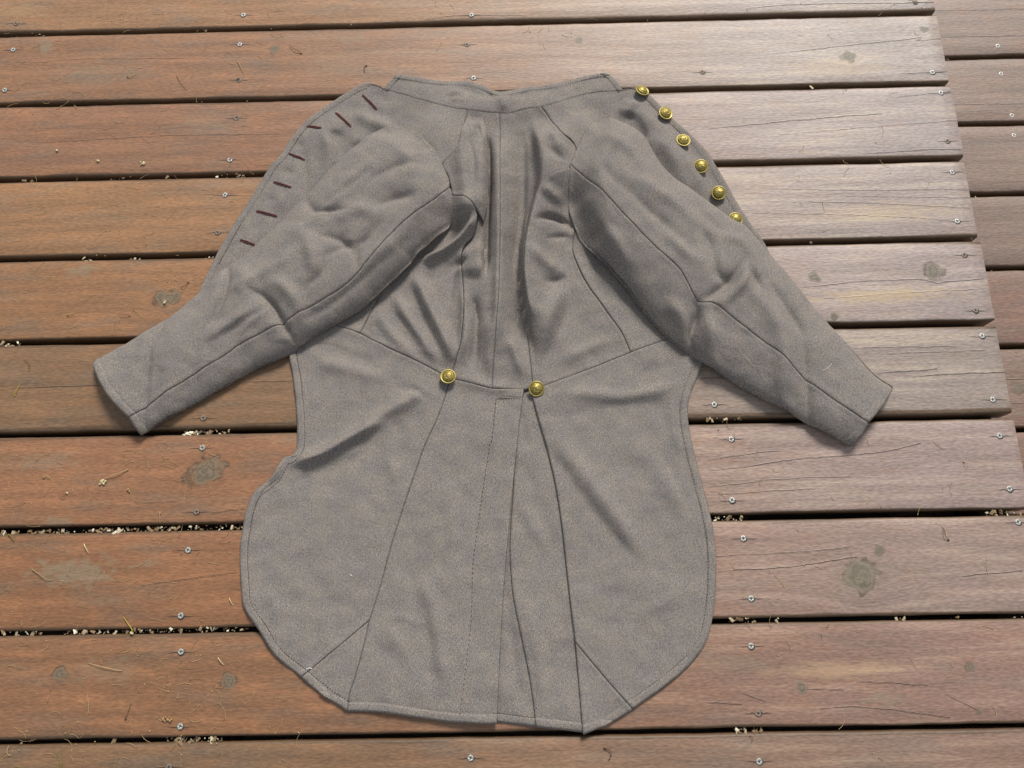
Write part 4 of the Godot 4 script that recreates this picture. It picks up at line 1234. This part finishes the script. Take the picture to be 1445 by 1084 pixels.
	for b in [[Vector2(0.2230, -0.8512), 14, Vector2(16, -16)], [Vector2(0.2601, -0.8055), 14, Vector2(12, -2)], [Vector2(0.2861, -0.7514), 14, Vector2(4, -6)], [Vector2(0.3119, -0.7016), 14, Vector2(-4, 5)], [Vector2(0.3378, -0.6530), 14, Vector2(-3, 7)], [Vector2(0.3607, -0.6035), 14, Vector2(2, 3)],
		[Vector2(-0.1087, -0.3458), 15, Vector2(2, -8)], [Vector2(0.0279, -0.3233), 16, Vector2(2, 6)]]:
		turns += 1
		var lift: float = 0.004 if turns < 7 else 0.0065
		button(coat, b[0], body_h(b[0]) + lift, b[2], turns * 47.0)
	# ---- worked buttonholes
	for b in [mm([-260, -859, -234.7, -831.6]), mm([-304.7, -824.2, -277.4, -796.5]), mm([-352.9, -800.4, -327, -792.2]), mm([-380.7, -747.7, -354.3, -735.5]), mm([-403.3, -693.9, -372.8, -681.2]), mm([-429.5, -642, -394.6, -630.8]), mm([-452.7, -589.8, -428.7, -580.9])]:
		buttonhole(coat, b[0], b[1])

func buttonhole(parent: Node3D, a: Vector2, b: Vector2) -> void:
	var d := (b - a).normalized()
	var s := Vector2(-d.y, d.x)
	var n := 40
	var pts := PackedVector3Array()
	var rad := PackedFloat32Array()
	var len := a.distance_to(b)
	var w := 0.0009
	var r := RandomNumberGenerator.new()
	r.seed = int(a.x * 10000)
	for i in n + 1:
		var f := float(i) / n
		var q: Vector2
		w = 0.0007 + 0.0006 * sin(PI * fmod(f, 0.5) * 2.0)
		if f < 0.46: q = a + d * len * (f / 0.46) + s * w
		elif f < 0.5: q = b + s * w * (1 - (f - 0.46) / 0.02)
		elif f < 0.96: q = b - d * len * ((f - 0.5) / 0.46) - s * w
		else: q = a - s * w * (1 - (f - 0.96) / 0.02)
		pts.append(Vector3(q.x, body_h(q) + 0.0009 + r.randf_range(-0.0003, 0.0003), q.y) + Vector3(s.x, 0, s.y) * r.randf_range(-0.0002, 0.0002))
		rad.append(0.0008 * r.randf_range(0.7, 1.25))
	var st := begun()
	tube(st, pts, rad, 6)
	# stray whiskers of thread
	var o := commit(st, "buttonhole", M.hole_thread, parent)
	st = begun()
	var line := PackedVector3Array()
	var lr := PackedFloat32Array()
	for i in 9:
		var q := a.lerp(b, i / 8.0)
		line.append(Vector3(q.x, body_h(q) + 0.0004, q.y)); lr.append(0.0005)
	tube(st, line, lr, 5)
	commit(st, "slit", M.slit, o)

func shape_body() -> void:
	# where the cloth lies piled on itself
	F(mm([-196.3, -808.5, -123.8, -752.1, -99.9, -672, -111.1, -582.8]), 19, 48, 40, 0.25, 10)
	F(mm([151.8, -813.2, 107.7, -759.7, 87.6, -693.6, 79.5, -628.9]), 17, 40, 45, 0.3, 10)
	F(mm([-16.2, -821, -20.4, -686.1, -25.6, -558.1, -32.8, -436.8, -37.5, -310.1]), 13, 50, 50, 0.3, 8)
	F(mm([-218.2, -874.2, -125.9, -850.5, -28.4, -829.7, 69.1, -838.4, 192.2, -866.2]), 5, 28, 30, 0.2, 4)
	# the left half of the back is bunched up and stands over the centre strip
	G(mm([-158.3, -540.1, -137.9, -547.1, -110.7, -561.3, -82.2, -583.1, -58, -615.3]), 15, 8, 8, 0.22)
	G(mm([-147.6, -556.6, -124.9, -574.8, -99.8, -596.8, -79, -616.7]), -10, 6, 6, 0.3)
	fold(body, mm([-72.2, -572.3, -64.4, -544.7, -69.1, -505.6]), 11, 4, 20, 0.3, 10)
	G(mm([-43.2, -779, -41.2, -734.3, -40.5, -687.7, -43.5, -616.4, -45, -572.1, -46.5, -534.7, -50.1, -507.7]), -17, 4, 8, 0.15)
	G(mm([-97.2, -629, -78.7, -620.9, -60.3, -617.9]), 7, 12, 14, 0.35)
	G(mm([-99.2, -617.7, -113, -592.6, -132.4, -572.8, -157.5, -553.4]), -8, 5, 5, 0.3)
	G(mm([-147.6, -516.4, -127.2, -520.9, -99.9, -532.6, -74.9, -544.4]), -15, 8, 6, 0.3)
	G(mm([-61.9, -796.7, -57.2, -770.7, -52.7, -743.6]), -8, 4, 5, 0.35)
	G(mm([-73.8, -802.5, -69.1, -777.8, -66.9, -750.7]), 5, 5, 5, 0.35)
	G(mm([-76.3, -764.4, -67, -717.3, -64.9, -668.6, -72, -632.6]), -6, 9, 9, 0.35)
	# the centre strip, falling away to a deep trough on its far side
	G(mm([-28.3, -795.2, -26, -694.6, -27.4, -579.3, -29.9, -469.3, -35.5, -364.3]), 9, 16, 9, 0.2)
	G(mm([15.8, -792.6, 16.5, -711.6, 13.7, -633.2, 4.3, -569.9, -0.1, -514.3, 4.5, -459.7, 12.3, -406.4, 18, -365.7]), -16, 6, 19, 0.18)
	# the other half stands over the trough
	G(mm([34, -804.5, 38.8, -758.2, 45.4, -696.9, 42.2, -663.1, 31.9, -624.8, 16.6, -554.9, 14.3, -501.1, 20.8, -443.7, 24.9, -385.3]), 24, 46, 6, 0.16)
	G(mm([56.8, -765.8, 70.3, -739.9, 83.5, -711.6]), 6, 9, 9, 0.35)
	G(mm([51.1, -729.6, 69.5, -713.1, 90.2, -699.4]), -5, 5, 7, 0.45)
	G(mm([42.2, -658.7, 62.6, -642.7, 85.7, -639.6]), 6, 12, 9, 0.35)
	G(mm([26.7, -593.6, 47.8, -608.3, 73.3, -611.5, 109.3, -591.6]), -11, 4, 10, 0.4)
	G(mm([42.1, -568.1, 74.6, -582.4, 108.7, -576.5]), -5, 5, 8, 0.45)
	G(mm([20.2, -562.4, 39, -537.1, 64.6, -520.5, 81.8, -527.5]), 8, 13, 13, 0.35)
	G(mm([35.8, -498.5, 63, -502.7, 90.7, -516.8]), -5, 6, 9, 0.45)
	G(mm([75.3, -497.6, 61.6, -459.3, 44.6, -412.2, 29, -366.1]), 9, 12, 14, 0.3)
	G(mm([14.6, -461.5, 18.3, -425.6, 21.6, -378.7, 23, -344.2]), -8, 8, 5, 0.25)
	G(mm([98.3, -497.2, 79.5, -449.2, 61.2, -402.2]), -5, 12, 12, 0.35)
	G(mm([48.7, -356, 88.1, -378.3, 133.2, -398.3, 166.8, -402.3]), 5, 12, 12, 0.4)
	G(mm([84.1, -578.2, 100.9, -565.2, 117.3, -543.6]), -14, 10, 10, 0.3)
	# drag lines running down to the waist buttons
	G(mm([-168, -528.3, -153.9, -496.2, -137.7, -459.7, -119.5, -421.4, -103.8, -383.8, -97.1, -358.3]), 13, 12, 13, 0.22)
	G(mm([-176.7, -516.8, -164.8, -487.2, -149.6, -448.3, -131.3, -412.4, -113.2, -379.3]), -3, 9, 9, 0.3)
	G(mm([-201.3, -496.6, -183.6, -463.5, -162.7, -427.2, -137.7, -389.1, -113.1, -360.8]), 9, 11, 11, 0.3)
	G(mm([-208.3, -491.4, -195, -454.9, -169.6, -423.3, -140.1, -382.8]), -2.5, 9, 9, 0.3)
	G(mm([-225, -474, -215.2, -443.7, -187.3, -405.2, -151.1, -371.7]), 5, 10, 10, 0.35)
	G(mm([-69.7, -485.1, -65.3, -451.3, -65.6, -403.9, -71.3, -350.7]), -11, 9, 8, 0.25)
	G(mm([-86.7, -500.1, -82.2, -451.6, -84.5, -404.3, -91.1, -363.8]), 6, 7, 8, 0.3)
	G(mm([-44, -450.8, -44.4, -403.4, -47.2, -345.6]), 4, 9, 9, 0.3)
	G(mm([-95.8, -534.7, -104.8, -500.5, -104.7, -464.1]), -5, 5, 6, 0.35)
	G(mm([-10.9, -415.5, -2.8, -374.4, 12, -339.6]), 5, 9, 9, 0.35)
	# at the waist
	F(mm([-100.3, -354, -73.8, -341.9, -41, -328.7, -6.9, -328]), 3, 10, 12, 0.3)
	F(mm([-83.7, -359.4, -75.8, -417.6, -68.9, -465.3]), 3, 8, 8, 0.4)
	fold(body, mm([-265.5, -831.7, -324, -780.6, -355.7, -697.8, -397.6, -610.2]), 6, 20, 20, 0.25, 6)
	fold(body, mm([-211.7, -812.3, -244.3, -774.7, -267.3, -748.1]), 8, 20, 20, 0.25, 6)
	fold(body, mm([190.2, -833.8, 229.5, -784.2, 272.4, -715.5, 318.4, -629.1]), 9, 20, 20, 0.25, 6)
	G(mm([174.3, -817.4, 194.6, -814.1, 211.6, -795.7]), 6, 10, 10, 0.35)
	# front panels: slack between the buttonholes, hollows under the collar
	F(mm([-237.5, -863.4, -226.2, -853.2, -213.7, -843]), -6, 8, 8, 0.35)
	F(mm([-311.6, -789.8, -294.8, -764.7, -280.3, -731.9]), -15, 9, 9, 0.25)
	F(mm([-329, -798.6, -310.2, -758.3, -312.9, -711.2, -336.8, -665.5]), 6, 12, 12, 0.35)
	F(mm([-355.4, -760.7, -351.7, -713.4, -348.8, -659.1]), -4, 6, 7, 0.3)
	F(mm([-376.3, -768.1, -356.5, -759.4]), -4, 9, 9, 0.4)
	F(mm([-394.9, -717.1, -372.9, -708.6]), -4, 9, 9, 0.4)
	F(mm([-415.5, -667.2, -393.5, -656.2]), -4, 9, 9, 0.4)
	F(mm([-440.2, -615.8, -420.7, -605.1]), -4, 9, 9, 0.4)
	F(mm([-271.8, -838.9, -252.6, -810.5, -221.8, -791.7, -197.7, -795.2]), 5, 14, 14, 0.35)
	F(mm([194.1, -812.7, 208.5, -790.2, 222.9, -751.6]), -15, 9, 9, 0.25)
	F(mm([184.4, -835.3, 202.1, -826.5, 216.3, -820.5]), 4, 9, 9, 0.35)
	F(mm([240.9, -766, 262.4, -731.6, 282.7, -684.4]), 4, 12, 12, 0.35)
	F(mm([249.2, -800.2, 270.3, -758.5, 296, -704, 321.1, -650.6]), 2.5, 12, 10, 0.3)
	# collar ripples
	F(mm([-116.1, -850.3, -99, -855.5, -81.9, -850.8]), 3, 5, 5, 0.4)
	F(mm([-111.1, -836.1, -91.6, -841.2, -72.2, -835.1]), 2.5, 4, 4, 0.4)
	F(mm([-101.5, -871.1, -67.2, -858.9, -40.4, -844.1]), -2.5, 8, 8, 0.4)
	F(mm([-22, -852, -16.2, -833.6, -14, -815.4]), 3, 9, 9, 0.3)
	F(mm([-40.3, -858.2, -35.6, -838.3]), -2.5, 6, 6, 0.4)
	F(mm([14.7, -856.7, 26.5, -839.5]), -2, 8, 8, 0.4)
	F(mm([109.1, -865.5, 115.7, -848.4]), -2, 8, 8, 0.4)
	# left skirt
	F(mm([-357.5, -215.1, -325.5, -218.8, -295.9, -229.1, -262.1, -248.1, -228.1, -267.3, -198.1, -282.3]), 11, 15, 8, 0.25)
	F(mm([-361.1, -176.8, -335.3, -191.3, -300.5, -203.5, -250.8, -223.1, -221.1, -236.8]), -3.5, 7, 9, 0.25)
	F(mm([-195, -276, -185, -266.9, -180.3, -251.3]), -6, 7, 8, 0.35)
	F(mm([-243.5, -272.1, -198.3, -293.5, -155.1, -319.7, -127.8, -337.3]), 6, 12, 12, 0.35)
	F(mm([-204.6, -325.2, -179.4, -331.5, -155.1, -324.2, -137.4, -305.7]), -4.5, 6, 7, 0.35)
	F(mm([-341.6, -417.5, -307.3, -403.7, -267.5, -388.8, -222.5, -373.9]), -4, 8, 9, 0.3)
	F(mm([-333.8, -376.2, -289, -369.5, -233, -353.3, -188.4, -338.6]), 4, 14, 14, 0.35)
	F(mm([-356.6, -225.2, -366.4, -209.1, -382, -185.7]), 4, 8, 8, 0.35)
	F(mm([-319, -82.1, -313, -46.5, -315.3, -11.6]), -2.0, 10, 10, 0.4)
	F(mm([-214.8, -90.5, -223.9, -44.9, -238.2, -10.3]), -2.2, 9, 9, 0.35)
	F(mm([-282, -71.2, -275, -30.8, -263.5, -0.9]), 2.0, 14, 14, 0.4)
	F(mm([-383.6, -32.7, -361.6, -12.4, -344.4, 17.4]), 2, 12, 12, 0.4)
	F(mm([-202.6, -227.8, -190.1, -200.5, -185.3, -173.6]), 2, 10, 10, 0.4)
	F(mm([-339.9, 7.7, -302.5, 37.5, -271.2, 57.3]), -1.6, 12, 12, 0.4)
	# middle tail
	F(mm([-174.8, -72.4, -161.5, -28.8, -148.6, 10.9, -137, 40.3, -133.6, 73.9, -126.2, 123.7]), -3.5, 9, 11, 0.2)
	F(mm([-151.7, -58.8, -128.3, 1.5, -117.6, 69.4, -107.3, 121.2]), 3.2, 12, 12, 0.25)
	F(mm([-211, 43.9, -192.2, 63.4, -169.6, 87.5, -155.2, 108.4]), -2.4, 8, 8, 0.3)
	F(mm([-201.5, 19.8, -180.5, 44.4, -149.7, 78.3]), 2, 9, 9, 0.35)
	F(mm([-108.4, -124.7, -116.5, -78.5, -120.4, -38.1]), -1.6, 4, 4, 0.3)
	F(mm([-100.2, -204.1, -106.4, -140.4, -99.8, -68]), 1.5, 14, 14, 0.35)
	F(mm([-132, -172.6, -100.2, -191.2, -68.1, -190.6]), -1.5, 12, 12, 0.35)
	F(mm([-201.7, 12, -165.9, 12.6, -135.1, 30.6]), 1.2, 4, 4, 0.3)
	F(mm([-41.9, -246.8, -54.4, -176.6, -64.3, -112.6, -71.9, -56.4, -76.3, 38.4, -89.5, 144.7]), -0.9, 3, 3, 0.05)
	# vent underlay
	fold(body, mm([2.8, -268.3, -7.8, -107.5, -10.5, 42.5, -5.5, 146.2]), 3.2, 30, 34, 0.12, 10)
	F(mm([-25.1, -66.8, -21.8, -16.5, -16.6, 42.4, -9.6, 99.6, -6.5, 146.2]), -2.0, 7, 7, 0.15)
	F(mm([0.8, -16.1, 14, 33.2, 22.6, 90.7, 29, 146.7]), 2.5, 9, 9, 0.25)
	F(mm([7.1, -213, 18.9, -169.8, 36.5, -116.9]), -2.0, 8, 8, 0.35)
	F(mm([0.6, -159.6, 15.5, -117.3, 45.4, -65.4]), 2.0, 9, 9, 0.35)
	F(mm([0.1, -296.3, 6.1, -268.2, 12.7, -224]), -2.5, 5, 5, 0.3)
	# right skirt
	F(mm([35.7, -283.2, 71.5, -221.9, 117.7, -155.8, 160.5, -93.7, 198.9, -47.4]), 5.5, 17, 20, 0.3)
	F(mm([42.1, -239.2, 83.4, -166.2, 120.2, -117.3, 159.3, -68.4, 197.6, -22.5]), -3.0, 15, 15, 0.3)
	F(mm([41.9, -311.1, 96.7, -314.5, 161.9, -308.6, 228.1, -320.8, 273.3, -340.4]), 4.5, 12, 13, 0.3)
	F(mm([62.6, -277, 128.3, -291.3, 193.7, -294.5, 242.3, -290.1]), -3.5, 11, 12, 0.3)
	F(mm([138.1, -264.9, 189.4, -220, 232.8, -154.9, 259.4, -92]), 3.0, 22, 22, 0.35)
	F(mm([211.5, -230.4, 238.8, -165.4, 260.2, -102.3]), -1.8, 12, 12, 0.35)
	F(mm([143.9, 25.6, 185.6, 6.8, 238.7, -21.8]), 1.6, 12, 12, 0.4)
	F(mm([105.6, -24.2, 113.5, 25.1, 140.8, 83.1]), -1.6, 14, 14, 0.4)
	F(mm([180.2, -342.3, 219.3, -353, 258.4, -361.4]), -3, 8, 8, 0.4)
	F(mm([234.2, -324.7, 235.2, -262.9, 247.3, -208]), 2.5, 9, 9, 0.35)

func S(which: String, pts: PackedVector2Array, h: float, wa: float, wb := -1.0, taper := 0.35) -> void:
	# run each crease out past its ends, where it fades
	var c := pts.duplicate()
	var n := c.size()
	var l := length_of(c) * 0.3
	c.insert(0, c[0] + (c[0] - c[1]).normalized() * l)
	c.append(c[n] + (c[n] - c[n - 1]).normalized() * l)
	fold(puff[which], c, h * 1.9, wa, wb, 0.5)

func shape_sleeves() -> void:
	S("l", mm([-412.8, -484.3, -396.4, -474.3, -379.7, -457.2, -362.2, -426.2, -349.9, -404.9]), -9, 8, 7, 0.25)
	S("l", mm([-385.8, -500.5, -356.6, -481.8, -338.1, -451.6, -333.5, -427.9]), 5, 13, 13)
	S("l", mm([-466.2, -538.7, -458.5, -514, -458.9, -489.7, -470.3, -450.4, -485.7, -421.3]), -6, 8, 9, 0.3)
	S("l", mm([-439.8, -522.1, -424.8, -503.5, -430.1, -467.4]), 4, 13, 13)
	S("l", mm([-482.1, -404.8, -438.8, -433.2, -399.3, -459.6]), 3.5, 14, 4, 0.3)
	S("l", mm([-429.5, -399, -424.1, -385, -415.2, -368.7]), -6, 7, 8, 0.3)
	S("l", mm([-416.5, -387.2, -399.1, -391.4, -372.7, -393.2, -351.3, -404.3]), -5, 6, 7, 0.3)
	S("l", mm([-559.1, -442.4, -565.5, -417.7, -581, -384.2, -588.4, -361.2]), -3.5, 8, 8, 0.3)
	S("l", mm([-521.3, -459.4, -533.7, -412.3, -549.2, -366.2]), 2.5, 14, 14)
	S("l", mm([-473.9, -364.6, -515.5, -336.9, -550.5, -303.8]), 1.5, 8, 8)
	S("l", mm([-343, -649.3, -330.3, -628.5, -315.9, -617.9, -266.2, -614.2]), -5, 8, 9, 0.3)
	S("l", mm([-228.5, -703.7, -256.8, -675.6, -287.4, -653.1]), 3, 9, 9)
	S("l", mm([-238.8, -659.6, -210.2, -678.4, -181.3, -690.8, -151, -696.6]), -4, 12, 12, 0.35)
	S("l", mm([-220.3, -620.7, -191.8, -632.8, -159.5, -639.7]), -5, 12, 12, 0.35)
	S("l", mm([-294.3, -597.2, -249, -615, -208.3, -601.4]), 3.5, 14, 14)
	S("l", mm([-258.4, -558.8, -235.9, -564.5, -208.2, -597.6]), -3, 10, 10)
	S("l", mm([-310.3, -572.5, -281.5, -565.6, -258, -546.5, -251.5, -521.8]), -4, 10, 10)
	S("l", mm([-156.9, -619.2, -173.5, -581.8, -206.9, -545.3, -245.2, -503.4]), 3, 10, 12)
	S("l", mm([-146.6, -716.2, -132.2, -689.5, -124.9, -656.9]), 3, 9, 9)
	S("l", mm([-351.1, -585.9, -326.9, -560.4, -313.4, -517.1, -323.2, -487.1]), 4, 13, 13)
	S("l", mm([-291.6, -534.9, -307.2, -504.8, -334.1, -481.3]), -4, 9, 10)
	S("l", mm([-190.7, -547.2, -224, -517.2, -278.7, -470.1, -322.1, -441.3]), -2.5, 6, 8)
	S("l", mm([-370.3, -571.5, -315.5, -612.7, -259.7, -649.4, -208.7, -684.3]), 2.2, 8, 12, 0.3)
	S("l", mm([-475.7, -474.5, -422.1, -503.1, -373.4, -529.9, -335.4, -555.9]), 2.0, 10, 10, 0.3)
	S("l", mm([-323.8, -615.8, -300.8, -611.5, -271.1, -610.8]), 1.0, 2.5, 2.5, 0.3)
	S("l", mm([-277.3, -564.9, -262.5, -563.4, -246.8, -564.2]), 1.0, 2.5, 2.5, 0.3)
	S("l", mm([-432.4, -417.2, -410.6, -435.3, -383.2, -454.7]), 1.6, 3, 6, 0.3)
	S("l", mm([-305.2, -535, -277.8, -550.2, -255.4, -553.4]), -2.5, 6, 8, 0.3)
	S("l", mm([-254.3, -521.7, -249.6, -549.6, -237.7, -564]), -3.5, 6, 8, 0.3)
	S("r", mm([313.5, -518.6, 313.2, -502.8, 316.6, -489.5, 336.1, -484.2]), -6, 7, 7, 0.3)
	S("r", mm([285.6, -450.8, 307.7, -463.3, 333.9, -484.3, 356.6, -512.7]), -7, 8, 7, 0.25)
	S("r", mm([362.9, -507.7, 353.9, -483.8, 334, -460.4, 312.9, -446.6]), 5, 10, 9)
	S("r", mm([366.6, -506.1, 375, -489, 382, -469.6]), -7, 8, 8, 0.3)
	S("r", mm([332, -558.4, 359.7, -551.6, 376.5, -526.6]), 4, 10, 10)
	S("r", mm([278.2, -449.4, 279, -431.7, 272.9, -410.7, 264.9, -392.4]), -9, 8, 7, 0.3)
	S("r", mm([234, -451.5, 252.2, -427.5, 261.4, -404]), 4, 12, 12)
	S("r", mm([292.9, -426.7, 296.4, -403.3, 316.3, -379.7]), 5, 12, 12)
	S("r", mm([395.2, -484.6, 412, -454.3, 428.6, -424.4, 448, -383.3]), -4.5, 10, 10, 0.3)
	S("r", mm([368.4, -461.2, 392.4, -425.2, 414.8, -378.3, 443.4, -343.5]), 4, 15, 15)
	S("r", mm([497.4, -371.4, 508.9, -342.7, 521.3, -314.3, 532.9, -297.3]), -4.5, 9, 9, 0.3)
	S("r", mm([471.3, -389.3, 487.3, -343.1, 508.4, -297.8]), 3, 12, 12)
	S("r", mm([328.3, -380.8, 358.2, -351.5, 392.5, -317]), -2.5, 9, 9)
	S("r", mm([399.7, -333.7, 428.2, -299.5, 461.6, -265.7]), 2.5, 10, 10)
	S("r", mm([430.5, -272.9, 457.6, -276.8, 482.4, -287.3]), -1.6, 2.5, 2.5, 0.15)
	S("r", mm([190.2, -659.5, 218.1, -642.1, 248.9, -622.2, 288.3, -583.4]), 4, 12, 12)
	S("r", mm([177.8, -643.1, 204.6, -610.5, 231.5, -584.7, 263.3, -552.9]), -4, 11, 11)
	S("r", mm([147.9, -742, 182.1, -721.2, 209.3, -687.6]), 3, 13, 13)
	S("r", mm([139.6, -689.3, 155.6, -660.3, 182.8, -630.1]), -3, 12, 12)
	S("r", mm([109.2, -657.6, 124.5, -612.5, 150.6, -561.7, 181.8, -511.9]), 3.5, 11, 11)
	S("r", mm([293, -570.8, 307.9, -545.7, 305.6, -518.8]), -4, 10, 10)
	S("r", mm([241.1, -559.6, 261.7, -532, 288.1, -509.4]), 3, 9, 9)
	S("r", mm([332.6, -569.8, 316.7, -582.7, 296, -608.3]), -3, 9, 9)
